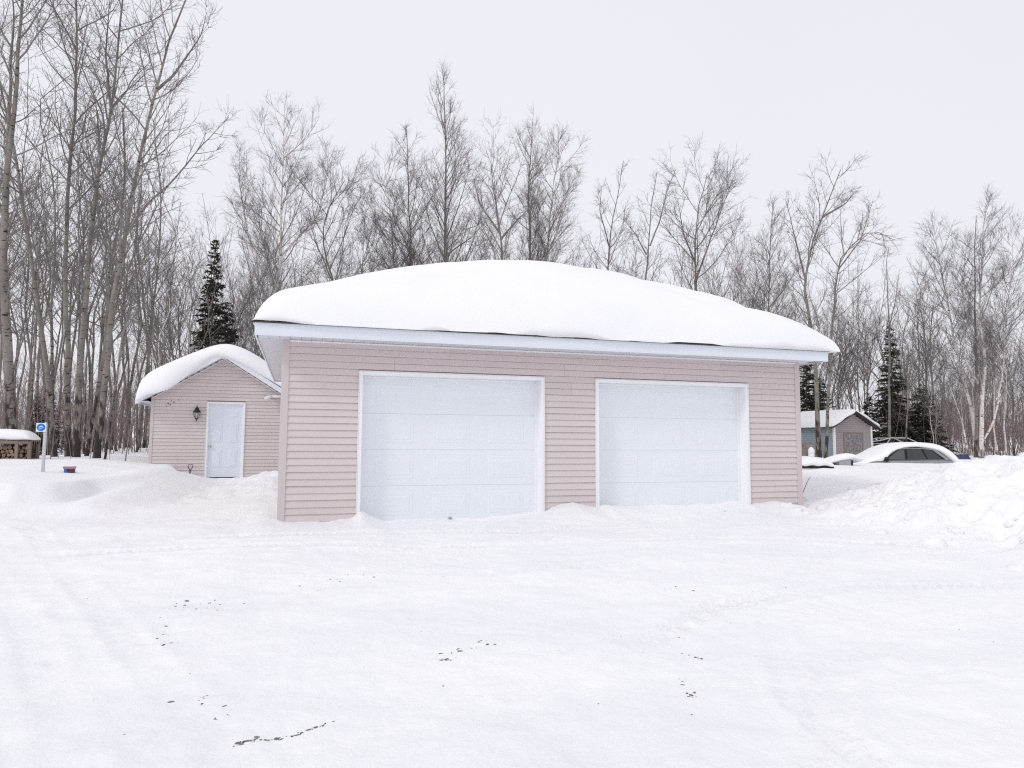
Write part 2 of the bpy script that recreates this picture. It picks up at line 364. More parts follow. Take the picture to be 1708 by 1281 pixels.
def ground_z(x, y, fine=True):
    x = np.asarray(x, float); y = np.asarray(y, float)
    z = np.interp(y, [-16, -9, -6, -3.5, -1.2, 0, 6, 11], [-.42, -.38, -.31, -.21, -.07, .0, .02, .03])
    z = z - 0.02 * np.clip(x - 6, 0, 6) * sstep(-y, 0, 5)
    cf = np.interp(x, [c[0] for c in CONTACT], [c[1] for c in CONTACT])
    inb = sstep(x, -.5, -.1) * (1 - sstep(x, 8.8, 9.3))
    z = z + (cf + .0) * np.exp(-(np.minimum(y, 0) / .62) ** 2) * inb * (1 - sstep(y, .3, 1.5))
    wob = .22 * fbm(x * .8, y * .8, 3)
    # left bank: a low shelf, a rounded lip, then a level field
    d = sdist(x, y, BANK) + wob
    lip = 1 - sstep(x, -3.3, -2.5)
    lipd = .95 + .30 * vnoise(x * .9 + 3, y * .4) + .25 * sstep(-x, 3, 6)
    hb = (1 - lip) * .60 * sstep(d, -.15, 1.9) + lip * (.13 * sstep(d, -.1, .6) + .31 * sstep(d, lipd, lipd + .22) + .13 * sstep(d, lipd + .2, 3.2))
    z = z + hb + .07 * sstep(d, .5, 3) * fbm(x * .5, y * .5, 3) - .17 * sstep(d, 4.2, 9)
    # trodden snow and drifts by the small shed and along the garage's side wall
    z = z + .19 * np.exp(-((x + .05) / .75) ** 2) * sstep(y, .2, 2.2) * (1 - sstep(y, 9.0, 11.5)) * (1 + .5 * fbm(x * 1.5, y * 1.5, 3))
    z = z + .20 * np.exp(-((x + .45) / .62) ** 2 - ((y - 10.4) / 1.6) ** 2)
    # field right of and behind the garage
    d = sdist(x, y, FIELD)
    z = z + .36 * sstep(d, -.15, 5.0) + .08 * sstep(d, -.1, .9) - .03 * sstep(d, 5, 12) + .10 * sstep(y, 22, 34) + .05 * sstep(d, 1, 4) * fbm(x * .25, y * .25, 3)
    # ploughed heap
    d = sdist(x, y, PILE) + .40 * fbm(x * .7 + 5, y * .7, 3)
    pm = sstep(d, -.35, 2.8)
    z = z * (1 - .75 * pm) + .97 * pm
    lm = sstep(d, -.25, .5) * (1 - .80 * sstep(d, 2.0, 3.0))
    z = z + lm * (.22 * fbm(x * 1.5, y * 1.5, 5, .62) + .08 * np.abs(fbm(x * 4.5, y * 4.5, 3, .6)))
    z = z + .07 * np.exp(-((d - .1) / .35) ** 2) * (vnoise(x * 2.2, y * 2.2) + .3)
    if fine:
        drive = (1 - sstep(d, -.3, .3)) * (1 - sstep(sdist(x, y, BANK), -.2, .8))
        z = z + drive * (.060 * fbm(x * .45, y * .8, 3) + .024 * fbm(x * 1.8, y * 2.6, 4, .6) + .010 * np.abs(fbm(x * 3.1 + y * 1.2, y * 7.5, 3, .6)) + .007 * fbm(x * 13, y * 13, 2, .6))
        tr = sstep(y, 2, 5) * (1 - sstep(x, -.2, .4))
        z = z + drive * tr * .07 * fbm(x * 3, y * 3, 3, .6)
        for pts, w, amp in TRACKS:
            pts = np.array(pts, float); best = np.full(x.shape, 9.); sl = np.zeros(x.shape); sgn = np.zeros(x.shape); acc = 0
            for a, b in zip(pts[:-1], pts[1:]):
                e = b - a; Lg = np.hypot(*e); t = np.clip(((x - a[0]) * e[0] + (y - a[1]) * e[1]) / Lg ** 2, 0, 1)
                dd = np.hypot(x - a[0] - t * e[0], y - a[1] - t * e[1]); k = dd < best
                best = np.where(k, dd, best); sl = np.where(k, acc + t * Lg, sl)
                sgn = np.where(k, (e[0] * (y - a[1]) - e[1] * (x - a[0])) / Lg, sgn); acc += Lg
            m = (1 - sstep(best, w * .42, w * .58)) * np.clip(.45 + 1.6 * vnoise(sl * .6 + w * 40, best * 0 + amp * 7), 0, 1) * amp
            tread = np.sin(2 * np.pi * (sl / .105 + np.abs(sgn) / .16))
            z = z + drive * (m * (-.018 + .015 * tread) + .012 * amp * np.exp(-((best - w * .62) / .05) ** 2))
        z = z + .007 * fbm(x * 9, y * 9, 3, .6)
    return z


def spaced(a, lo, hi, b, h, g=1.07, mx=2.5):
    mid = list(np.arange(lo, hi, h)); L = []; R = []
    s = h; p = lo
    while p > a: s = min(s * g, mx); p -= s; L.append(p)
    s = h; p = mid[-1]
    while p < b: s = min(s * g, mx); p += s; R.append(p)
    return np.array(L[::-1] + mid + R)
gx = spaced(-95, -4.6, 10.6, 120, .038, 1.05); gy = spaced(-22, -8.2, .3, 150, .036, 1.05)
X, Y = np.meshgrid(gx, gy)
Zg = ground_z(X, Y)
nx, ny = len(gx), len(gy)
ii = (np.arange(ny - 1)[:, None] * nx + np.arange(nx - 1)[None]).ravel()
ground = link('snow_ground', mesh_np('snow_ground', np.stack([X, Y, Zg], -1).reshape(-1, 3),
              np.stack([ii, ii + 1, ii + nx + 1, ii + nx], -1), [M['snow']], smooth=True))
ground['kind'] = 'structure'
far = MB().add([(-900, -900, -1.2), (900, -900, -1.2), (900, 900, -1.2), (-900, 900, -1.2)], [(0, 1, 2, 3)]).build('far_snow_plain', M['snow'])
far['kind'] = 'structure'
def gz(x, y): return float(ground_z(np.array([x]), np.array([y]), False)[0])

# clods along the ploughed heap
rng = np.random.default_rng(11)
Vs = []; Fs = []; nb = 0
ico = []
_t = (1 + 5 ** .5) / 2
ICO_V = norm(np.array([(-1, _t, 0), (1, _t, 0), (-1, -_t, 0), (1, -_t, 0), (0, -1, _t), (0, 1, _t), (0, -1, -_t), (0, 1, -_t), (_t, 0, -1), (_t, 0, 1), (-_t, 0, -1), (-_t, 0, 1)], float))
ICO_F = np.array([(0, 11, 5), (0, 5, 1), (0, 1, 7), (0, 7, 10), (0, 10, 11), (1, 5, 9), (5, 11, 4), (11, 10, 2), (10, 7, 6), (7, 1, 8), (3, 9, 4), (3, 4, 2), (3, 2, 6), (3, 6, 8), (3, 8, 9), (4, 9, 5), (2, 4, 11), (6, 2, 10), (8, 6, 7), (9, 8, 1)])
def subdiv(V, F):
    V = list(map(tuple, V)); c = {}; out = []
    def mid(a, b):
        k = (min(a, b), max(a, b))
        if k not in c:
            p = (np.array(V[a]) + np.array(V[b])); V.append(tuple(p / np.linalg.norm(p))); c[k] = len(V) - 1
        return c[k]
    for a, b, d in F:
        ab, bd, da = mid(a, b), mid(b, d), mid(d, a); out += [(a, ab, da), (b, bd, ab), (d, da, bd), (ab, bd, da)]
    return np.array(V), np.array(out)
I1V, I1F = subdiv(ICO_V, ICO_F)
cnt = 0
while cnt < 420:
    x = rng.uniform(8.2, 15); y = rng.uniform(-7.5, 2.5); d = float(sdist(np.array([x]), np.array([y]), PILE)[0])
    if d < -.45 or d > 4.2: continue
    if rng.random() > (1.0 if d < 1.6 else .45): continue
    s = .02 + .085 * rng.random() ** 3.0
    if rng.random() < .015: s *= 1.9
    v = I1V * (1 + .13 * rng.normal(size=(len(I1V), 1))) * s * np.array([1.2, 1, .7]) 
    a = rng.uniform(0, 6.28); v = v @ np.array([[math.cos(a), math.sin(a), 0], [-math.sin(a), math.cos(a), 0], [0, 0, 1]])
    Vs.append(v + (x, y, float(ground_z(np.array([x]), np.array([y]))[0]) - s * .12)); Fs.append(I1F + nb); nb += len(v); cnt += 1
tag(link('snow_clods', mesh_np('snow_clods', np.concatenate(Vs), np.concatenate(Fs), [M['snow']], smooth=True)),
    'loose clods of snow scattered over the ploughed heap', 'snow clods', kind='stuff')

# dirt crumbs and gravel lying on the packed snow
rng = np.random.default_rng(3)
LINES = [((-.75, -3.95), (-.25, -3.75), 26, .10), ((.35, -3.5), (.95, -3.2), 22, .10), ((1.12, -5.62), (1.6, -5.48), 20, .035), ((1.2, -5.72), (1.27, -5.7), 20, .018),
         ((-.02, -6.63), (.20, -6.60), 46, .012), ((.25, -6.60), (.29, -6.57), 12, .01), ((.33, -6.55), (.46, -6.47), 22, .01), ((2.86, -5.95), (2.9, -6.2), 10, .012), ((2.45, -6.75), (2.62, -6.4), 16, .025),
         ((-.75, -4.4), (-.55, -5.0), 12, .03), ((-.3, -6.0), (-.05, -6.25), 12, .06), ((5.04, -2.0), (5.1, -2.0), 8, .02), ((3.6, -4.4), (3.9, -4.6), 8, .05), ((6.9, -.42), (7.0, -.45), 7, .02), ((9.2, -1.75), (9.3, -1.78), 6, .02)]
Vs = []; Fs = []; nb = 0
def crumb(x, y, s):
    global nb
    v = ICO_V * (1 + .35 * rng.normal(size=(12, 1))) * s * np.array([1.5, 1, .35])
    a = rng.uniform(0, 6.28); v = v @ np.array([[math.cos(a), math.sin(a), 0], [-math.sin(a), math.cos(a), 0], [0, 0, 1]])
    Vs.append(v + (x, y, float(ground_z(np.array([x]), np.array([y]))[0]) + s * .05)); Fs.append(ICO_F + nb); nb += 12
for a, b, n, sp in LINES:
    for k in range(n):
        t = rng.random(); crumb(a[0] + t * (b[0] - a[0]) + rng.normal() * sp, a[1] + t * (b[1] - a[1]) + rng.normal() * sp, .0026 + .010 * rng.random() ** 2.6)
for k in range(130): crumb(rng.uniform(-2, 7), rng.uniform(-7.2, -2), .0016 + .004 * rng.random() ** 2)
tag(link('dirt_crumbs', mesh_np('dirt_crumbs', np.concatenate(Vs), np.concatenate(Fs), [M['dirt']])),
    'scattered dark dirt crumbs on the packed snow', 'dirt', kind='stuff')

# ------------------------------------------------------------------ siding boards
CR = 2.60 / 26
def board_mesh(name, m, h=CR, t=.020, gap=.007):
    """one unit-long course: slanting face, butt edge at the bottom, a shadow gap under it"""
    mb = MB(); mb.xprism([(-t, gap), (-t + .0015, gap + .004), (-.003, h + .004), (.006, h + .004), (.006, gap)], 0, 1)
    return mb.mesh(name, m)
BOARD = board_mesh('siding_board', M['siding'])
def boards(parent, x0, x1, z, y=0.0, me=BOARD, sz=1.0, gap=.0012):
    return link('siding_board', me, parent, (x0 + gap, y, z), (0, 0, 0), (x1 - x0 - 2 * gap, 1, sz))

# ------------------------------------------------------------------ garage
GW, GD, GT = 8.80, 7.10, 2.60
G = thing('garage', 'large double garage with pink vinyl siding and two white overhead doors', 'garage')
D1, D2, DT = (1.057, 3.957), (4.834, 7.734), 2.187
core = MB()
Z0 = -.5
for a, b in ((.02, D1[0] + .05), (D1[1] - .05, D2[0] + .05), (D2[1] - .05, GW - .02)): core.box(a, b, .004, .11, Z0, GT - .005)
for a, b in (D1, D2): core.box(a + .051, b - .051, .004, .11, DT - .05, GT - .006)
core.build('wall', M['sheath'], G)
jr = np.random.default_rng(21)
for i in range(26):
    z = i * CR; top = z + CR
    if top <= DT + .001:
        segs = [(.075, D1[0]), (D1[1], D2[0]), (D2[1], GW - .075)]
        if i in (19, 20): segs = [(.075, D1[0]), (D1[1], 4.42), (4.42, D2[0]), (D2[1], 8.02), (8.02, GW - .075)]
        for a, b in segs: boards(G, a, b, z + jr.normal() * .0008)
    elif z < DT:
        for a, b in ((.075, D1[0]), (D1[1], D2[0]), (D2[1], GW - .075)): boards(G, a, b, z)
        for a, b in (D1, D2): boards(G, a, b, DT + .002, sz=(top - DT - .002) / CR)
    else:
        js = [1.58, 4.30, 6.1] if i in (22, 23) else [2.42, 5.05, 7.2]
        xs = [.075] + js + [GW - .075]
        for a, b in zip(xs[:-1], xs[1:]): boards(G, a, b, z + jr.normal() * .0008)
def courses(mb, n, L, ax, pos, sgn, h=CR):
    for i in range(n):
        z = i * h
        prof = [(-.016, .009), (-.004, h + .004), (.006, h + .004), (.006, .009)]
        if ax == 'x':    # wall plane at x = pos, looking along sgn x
            vs = [(pos + sgn * -p[0], yy, z + p[1]) for yy in L for p in prof]
        else:
            vs = [(xx, pos + sgn * -p[0], z + p[1]) for xx in L for p in prof]
        mb.add(vs, [(0, 1, 2, 3), (7, 6, 5, 4), (0, 4, 5, 1), (1, 5, 6, 2), (2, 6, 7, 3), (3, 7, 4, 0)])
for nm, pos, sgn in (('side_wall', 0.0, -1), ('side_wall', GW, 1)):
    mb = MB(); courses(mb, 26, (.08, GD - .08), 'x', pos, sgn); mb.mi = 1
    mb.box(pos - sgn * .10, pos - sgn * .008, .115, GD - .01, Z0, GT - .007) if sgn > 0 else mb.box(pos + .008, pos + .10, .115, GD - .01, Z0, GT - .007)
    mb.build(nm, [M['siding'], M['sheath']], G)
mb = MB(); courses(mb, 26, (.08, GW - .08), 'y', GD, 1); mb.mi = 1; mb.box(.11, GW - .11, GD - .10, GD - .008, Z0, GT - .008)
mb.build('back_wall', [M['siding'], M['sheath']], G)
for x0, sx in ((0, 1), (GW, -1)):
    for y0, sy in ((0, 1), (GD, -1)):
        mb = MB(); a, b = sorted((x0 - sx * .024, x0 + sx * .078)); c, d = sorted((y0 - sy * .024, y0 + sy * .005)); mb.box(a, b, c, d, -.03, GT - .003)
        a, b = sorted((x0 - sx * .024, x0 + sx * .005)); c, d = sorted((y0 + sy * .006, y0 + sy * .078)); mb.box(a, b, c, d, -.03, GT - .003)
        mb.build('corner_post', M['post'], G, bevel=.004)
def frame(parent, x0, x1, zt, zb, w, name, m, y0=-.034, jamb=.12, lip=.012, stop=.022):
    """casing with a thin outer lip and a return towards the door"""
    for nm, (a, b, c, d) in (('jamb', (x0 + lip, x0 + w, zb, zt - lip)), ('jamb', (x1 - w, x1 - lip, zb, zt - lip))):
        mb = MB(); mb.box(a, b, y0, .006, c, d)
        if a < (x0 + x1) / 2: mb.box(x0, x0 + lip - .0015, y0 - .006, .005, c, zt)
        else: mb.box(x1 - lip + .0015, x1, y0 - .006, .005, c, zt)
        i0, i1 = (x0 + w - .016, x0 + w) if a < (x0 + x1) / 2 else (x1 - w, x1 - w + .016)
        mb.box(i0, i1, .0065, jamb, c, d - .001)
        s0, s1 = (i1, i1 + stop) if a < (x0 + x1) / 2 else (i0 - stop, i0)          # weather strip
        mb.box(s0, s1, jamb - .05, jamb - .012, c, zt - w - .001)
        mb.build(name + '_' + nm, m, parent, bevel=.002)
    mb = MB(); mb.box(x0 + w + .001, x1 - w - .001, y0, .006, zt - w, zt - lip); mb.box(x0 + lip, x1 - lip, y0 - .006, .005, zt - lip + .0015, zt)
    mb.box(x0 + w + .001, x1 - w - .001, .0065, jamb, zt - w, zt - w + .016); mb.box(x0 + w + stop + .002, x1 - w - stop - .002, jamb - .05, jamb - .012, zt - w - stop, zt - w - .001)
    mb.build(name + '_head', m, parent, bevel=.002)
def section_mesh(w, h):
    mb = MB(); mb.box(0, w, 0, .04, .003, h - .003); mb.box(0, w, .006, .03, -.004, .0029)
    cols = 3; mar = .22; gap = .30; pw = (w - 2 * mar - (cols - 1) * gap) / cols
    for c in range(cols):
        x = mar + c * (pw + gap)
        mb.frustum(x, x + pw, .10, h - .10, .0, .0045, .012); mb.frustum(x + .045, x + pw - .045, .145, h - .145, -.0045, .0045, .022)
    return mb.mesh('door_section', M['door'])
ow = D1[1] - D1[0] - .12; dh = 2.17 / 4
SEC = section_mesh(ow, dh)
for k, (a, b) in enumerate((D1, D2)):
    frame(G, a, b, DT, -.25, .06, 'door_frame', M['white'], -.034, .21, .012, .03)
    dr = link('garage_door', None, G, (a + .06, .185, -.06)); 
    dr['label'] = ('left' if k == 0 else 'right') + ' white overhead garage door of four embossed sections'
    for s in range(4): link('door_section', SEC, dr, (0, jr.normal() * .0012, s * dh))
MB().box(2.47, 2.52, .168, .1775, -.03, -.006).build('door_handle', M['greyplastic'], G)
# eaves
EX0, EX1, EY0, EY1 = -.36, 9.07, -.42, GD + .42
sp = MB().box(.002, .143, EY0 + .003, -.026, GT, GT + .012).box(.002, .143, -.0255, -.0185, GT - .004, GT + .004).mesh('soffit_panel', M['soffit'])
for k in range(int((EX1 - EX0 - .01) / .145)): link('soffit_panel', sp, G, (EX0 + .012 + k * .145, 0, 0))
ls = MB().box(EX0 + .003, -.026, .002, .143, GT, GT + .012).mesh('soffit_panel', M['soffit'])
for k in range(int((GD + .42) / .145)): link('soffit_panel', ls, G, (0, -.02 + k * .145, 0))
rs = MB().box(GW + .026, EX1 - .003, .002, .143, GT, GT + .012).mesh('soffit_panel', M['soffit'])
for k in range(int((GD + .42) / .145)): link('soffit_panel', rs, G, (0, -.02 + k * .145, 0))
MB().box(.0, GW, GD + .025, EY1 - .003, GT, GT + .012).build('back_soffit', M['soffit'], G)
MB().box(.08, GW - .08, -.040, -.002, GT - .028, GT - .006).build('frieze_trim', M['white'], G, bevel=.003)
FZ = GT + .155
for nm, (a, b, c, d) in (('f', (EX0 - .02, EX1 + .02, EY0 - .02, EY0)), ('b', (EX0 - .02, EX1 + .02, EY1, EY1 + .02)), ('l', (EX0 - .02, EX0, EY0 + .001, EY1 - .001)), ('r', (EX1, EX1 + .02, EY0 + .001, EY1 - .001))):
    mb = MB(); mb.box(a, b, c, d, GT - .014, FZ)
    if nm == 'f': mb.box(a, b, c - .008, c - .0005, FZ - .028, FZ + .003); mb.box(a, b, c - .005, c - .0006, GT - .014, GT - .002)
    mb.build('fascia', M['fascia'], G)
# roof: hip
rx0, rx1, ry0, ry1 = EX0 - .05, EX1 + .05, EY0 - .055, EY1 + .05
rm = (ry0 + ry1) / 2; hz = 1.45; run = (ry1 - ry0) / 2
rb = FZ + .005
def hip(zo): return [(rx0, ry0, rb + zo), (rx1, ry0, rb + zo), (rx1, ry1, rb + zo), (rx0, ry1, rb + zo), (rx0 + run, rm, rb + hz + zo), (rx1 - run, rm, rb + hz + zo)]
MB().add(hip(0) + hip(.015), [(6, 7, 11, 10), (7, 8, 11), (8, 9, 10, 11), (9, 6, 10), (0, 1, 7, 6), (1, 2, 8, 7), (2, 3, 9, 8), (3, 0, 6, 9), (0, 3, 2, 1)]).build('roof', M['shingle'], G)

# thick snow on the garage roof
def garage_snow():
    x0, x1, y0, y1 = EX0 - .04, EX1 + .25, EY0 - .075, EY1 + .2
    nu, nv = 190, 130
    s = np.linspace(0, 1, nu); t = np.linspace(0, 1, nv)
    cl = lambda q: q - .85 * np.sin(2 * np.pi * q) / (2 * np.pi)      # crowd the grid towards the rim
    xs = x0 + (x1 - x0) * cl(s); ys = y0 + (y1 - y0) * cl(t)
    X, Y = np.meshgrid(xs, ys)
    X = X + .035 * fbm(Y * .9 + 3, X * .3, 3) * (X < x0 + .3) + .10 * fbm(Y * .7 + 9, X * .1, 3) * (X > x1 - .5)
    Y = Y + .030 * fbm(X * .9, Y * .3, 3) * (Y < y0 + .3)
    dx = np.clip(np.minimum(X - x0, x1 - X), 0, None); dy = np.clip(np.minimum(Y - y0, y1 - Y), 0, None)
    u = np.clip(2 * (X - x0) / (x1 - x0) - 1, -1, 1); v = np.clip(2 * (Y - y0) / (y1 - y0) - 1, -1, 1)
    dome = 1.649 * (1 - np.abs(u) ** 1.806) ** .701 * (1 - np.abs(v) ** 1.806) ** .701
    g = lambda q: np.sqrt(np.clip(1 - (1 - np.clip(q, 0, 1)) ** 2, 0, 1))
    p = g((X - x0) / .472) * g((x1 - X) / 2.058) * g((Y - y0) / .42) * g((y1 - Y) / .42)
    z = rb + .010 + .40 * p + .11 * g((x1 - X) / .10) * g((Y - y0) / .12) * sstep(X, 7.0, 8.6) + dome + .05 * fbm(X * .35, Y * .35, 3) * p
    fold = .07 * np.exp(-((Y - (y0 + 1.15 + .30 * (X - 5.5) * .35)) / .35) ** 2) * sstep(X, 3.2, 5.5) * (1 - sstep(X, 8.2, 9.2))
    fold = fold - .06 * np.exp(-((Y - (y0 + .75 + .1 * (X - 5.5))) / .30) ** 2) * sstep(X, 3.6, 5.5) * (1 - sstep(X, 7.8, 9.2))
    crease = (Y - y0) - (.55 + .95 * np.clip((X - 1.6) / 3.2, 0, 1) - .55 * np.clip((X - 4.8) / 3.0, 0, 1))
    z = z + fold * 1.7 - .10 * (1 - sstep(np.abs(crease - .06), 0, .30)) * sstep(X, 1.8, 3.2) * (1 - sstep(X, 6.5, 8.2)) + .030 * fbm(X * 1.1, Y * 2.2, 4) * p
    low = rb + .002 + .045 * np.clip(fbm(X * 1.1 + 4, Y * .2, 4) + .10, 0, .6) + .008 * np.abs(vnoise(X * 9, Y * 2))
    z = np.maximum(z, low)
    V = np.stack([X, Y, z], -1).reshape(-1, 3)
    i = (np.arange(nv - 1)[:, None] * nu + np.arange(nu - 1)[None]).ravel()
    F = np.stack([i, i + 1, i + nu + 1, i + nu], -1)
    B = V.copy(); Bz = rb - .004 + .045 * np.clip(fbm(X * 1.1 + 4, Y * .2, 4) + .10, 0, .6).ravel() * (dy.ravel() < .1) + .36 * np.minimum(dx, dy).ravel(); B[:, 2] = np.minimum(V[:, 2] - .002, Bz)   # underside rests on the shingles
    n = len(V)
    edge = np.concatenate([np.arange(nu), np.arange(1, nv) * nu + nu - 1, (nv - 1) * nu + np.arange(nu - 2, -1, -1), np.arange(nv - 2, 0, -1) * nu])
    e2 = np.roll(edge, -1)
    F = np.concatenate([F, F[:, ::-1] + n, np.stack([edge, edge + n, e2 + n, e2], -1)])
    return link('roof_snow', mesh_np('roof_snow', np.concatenate([V, B]), F, [M['cap']], smooth=True))
tag(garage_snow(), 'thick domed blanket of snow on the big garage roof', 'roof snow')

# ------------------------------------------------------------------ small shed behind left
SX, SY = -1.85, 11.0
S = thing('small_shed', 'small pink-sided gabled outbuilding behind the left end of the garage', 'shed', (SX, SY, 0))
HW, WE, WA = 1.84, 2.36, 3.53            # half width, wall height at the eave, at the apex
SCR = .0985
SB = board_mesh('shed_board', M['siding'], SCR, .015, .010)
dx0, dx1, dt, db = -.425, .605, 2.235, .10   # door casing
mb = MB(); mb.prism([(-HW + .01, -.6), (dx0 + .03, -.6), (dx0 + .03, dt - .03), (dx1 - .03, dt - .03), (dx1 - .03, -.6), (HW - .01, -.6), (HW - .01, WE - .01), (0, WA - .01), (-HW + .01, WE - .01)], .005, .10)
mb.build('wall', M['sheath'], S)
i = 0
while True:
    z = -.30 + i * SCR
    if z > WA - .06: break
    hw = HW - .06 if z + SCR < WE else max(.02, HW * (WA - z - SCR * .75) / (WA - WE))
    hw = min(hw, HW - .06)
    segs = [(-hw, hw)]
    if z < dt - .02: segs = [(-hw, dx0), (dx1, hw)] if z + SCR > db - .1 else [(-hw, dx0), (dx0, dx1), (dx1, hw)]
    for a, b in segs: boards(S, a, b, z + jr.normal() * .0006, me=SB)
    i += 1
for sx in (-1, 1):
    a, b = sorted((sx * (HW + .02), sx * (HW - .06)))
    MB().box(a, b, -.022, .006, -.5, WE + .0).box(*sorted((sx * (HW + .02), sx * (HW - .004))), .0065, .06, -.5, WE).build('corner_post', M['post'], S, bevel=.003)
    mb = MB(); courses(mb, 27, (.06, 4.4), 'x', sx * HW, sx, SCR); mb.mi = 1
    mb.box(*sorted((sx * (HW - .09), sx * (HW - .008))), .105, 4.45, -.6, WE - .01); mb.build('side_wall', [M['siding'], M['sheath']], S)
MB().prism([(-HW + .01, -.6), (HW - .01, -.6), (HW - .01, WE - .01), (0, WA - .01), (-HW + .01, WE - .01)], 4.455, 4.5).build('back_wall', M['siding'], S)
frame(S, dx0, dx1, dt, db - .02, .055, 'door_frame', M['white'], -.03, .06, .01)
DO = link('entry_door', None, S, (dx0 + .055, .035, db)); DO['label'] = 'white six panel entry door with round knob'
dw, dhh = dx1 - dx0 - .11, dt - .06 - db
MB().box(0, dw, 0, .04, 0, dhh).build('door_leaf', M['sdoor'], DO)
for c in range(2):
    x = .12 + c * (dw / 2 - .04); pw = dw / 2 - .20
    for z0, z1 in ((.27, .78), (.98, 1.56), (1.68, 1.92)):
        mb = MB(); mb.frustum(x, x + pw, z0, z1, -.0005, .007, .014); mb.frustum(x + .035, x + pw - .035, z0 + .035, z1 - .035, -.0077, .007, .02)
        mb.build('door_panel', M['sdoor'], DO)
MB().lathe([(.012, 0), (.03, .004), (.03, .01), (.013, .014), (.013, .04), (.028, .05), (.031, .066), (.022, .078), (.004, .08)], 14, (.07, -.0005, .87), 'y').build('door_knob', M['metal'], DO, True)
MB().box(dx0 - .02, dx1 + .02, -.10, .03, db - .06, db - .021).build('door_sill', M['galv'], S, bevel=.004)
MB().box(dx0 + .25, dx0 + .62, -.13, -.02, -.30, db - .065).build('step_block', M['post'], S, bevel=.01)
# roof of the shed
sl = (WA - WE) / HW
def slab(sx, y0, y1, off, th, ext, name, m):
    e = HW + ext; zz = lambda q: WA - sl * q + off
    pts = [(0, zz(0)), (sx * e, zz(e)), (sx * e, zz(e) + th), (0, zz(0) + th)]
    if sx < 0: pts = pts[::-1]
    return MB().prism(pts, y0, y1).build(name, m, S)
for sx in (-1, 1):
    slab(sx, -.34, 4.75, .10, .035, .34, 'roof', M['shingle'])
    slab(sx, -.365, -.341, -.035, .155, .345, 'rake_fascia', M['fascia'])
    slab(sx, -.34, -.004, -.010, .012, .33, 'rake_soffit', M['soffit'])
    slab(sx, -.030, -.012, -.075, .022, -.0, 'frieze_trim', M['white'])
    e = HW + .33
    MB().box(*sorted((sx * (HW + .03), sx * e)), -.34, 4.75, WE - .17, WE - .155).build('eave_soffit', M['soffit'], S)
    MB().box(*sorted((sx * e, sx * (e + .02))), -.36, 4.75, WE - sl * .33 - .01, WE - sl * .33 + .12).build('eave_fascia', M['fascia'], S)
# white pipe stub at the right end of the gable wall
MB().tube([(1.28, -.03, 2.42), (1.28, -.16, 2.42), (1.13, -.22, 2.33)], .045, 10).tube([(1.30, -.10, 2.42), (1.75, -.10, 2.43)], .04, 10).build('pipe_stub', M['white'], S, True)
# few dark scuffs on the siding near the left eave
mb = MB()
for x, z, w in ((-1.42, 2.16, .05), (-1.37, 2.12, .035), (-1.28, 2.20, .04), (-1.16, 2.27, .03), (-1.47, 2.09, .025), (-1.34, 2.235, .03)):
    mb.lathe([(w * .25, 0), (w * .5, .002), (w * .2, .004)], 7, (x, -.0165, z), 'y')
mb.build('scuff_marks', M['dirt'], S)
# snow on the shed roof
rings = []
for t in np.linspace(-1, 1, 41):
    e = HW + .36 + .03; x = t * e
    zr = WA + .14 - sl * math.sqrt(x * x + .10)
    endp = math.sqrt(max(0, 1 - max(0, (abs(t) - .80) / .20) ** 2))
    zq = WA + .14 - sl * (math.sqrt(x * x + .45) - .32)
    T = (.46 - .03 * max(0, t)) * max(endp, .06) + .03 * math.sin(t * 5 + 1)
    drp = .33 * math.exp(-((t + .60) / .26) ** 2) + .03 * math.exp(-((t - .55) / .2) ** 2) + (.08 if t < -.85 else 0)
    yf = -.37 - .16 * math.exp(-((t + .62) / .34) ** 2) - .05 * math.sin(t * 7) - .04
    if -.30 < t < .02: drp -= .07 * math.sin((t + .30) / .32 * math.pi)
    if t > .15: drp -= .03 * math.sin(min(1, (t - .15) / .7) * math.pi)
    if abs(t) > .97: drp = 0; yf = -.34
    rings.append([(x, 4.7, zr), (x, yf + .20, zr - .01), (x, yf + .06, zr - drp), (x, yf - .02, zr - drp * .8 + .05 * endp), (x, yf - .04, zr - drp * .4 + T * .35), (x, yf + .02, zr + T * .72), (x, yf + .16, zq - .03 + T * .93), (x, yf + .45, zq + T * 1.0), (x, 1.6, zq + T * 1.02), (x, 4.3, zq + T), (x, 4.72, zr + T * .6)])
tag(loft(rings, 'shed_roof_snow', M['cap'], loc=(SX, SY, 0), sub=1), 'curling slab of snow drooping over the small outbuilding gable roof', 'roof snow')
# lantern
LN = thing('wall_lantern', 'black carriage lantern on the wall beside the outbuilding door', 'lantern', (SX - .66, SY - .02, 1.83), 0.0, None, .80)
MB().lathe([(.02, 0), (.06, .004), (.055, .02), (.02, .025)], 12, (0, .0, .10), 'y').tube([(0, -.02, .10), (0, -.08, .22), (0, -.14, .30), (0, -.17, .26)], .012, 6).build('bracket', M['black'], LN, True)
MB().lathe([(.035, -.14), (.085, -.02), (.10, .08)], 6, (0, -.16, .02)).build('glass', M['lampglass'], LN)
MB().lathe([(.135, .095), (.12, .13), (.075, .19), (.05, .25), (.03, .26), (.02, .30), (.005, .35)], 12, (0, -.16, .02)).build('cap', M['black'], LN, True)
mb = MB()
for k in range(6):
    a = k * math.pi / 3; c, s = math.cos(a), math.sin(a)
    mb.tube([(.038 * c, -.16 + .038 * s, -.12), (.089 * c, -.16 + .089 * s, 0), (.104 * c, -.16 + .104 * s, .115)], .008, 5)
mb.lathe([(.004, -.24), (.02, -.20), (.012, -.17), (.045, -.14), (.045, -.12)], 10, (0, -.16, .02)); mb.build('cage', M['black'], LN)
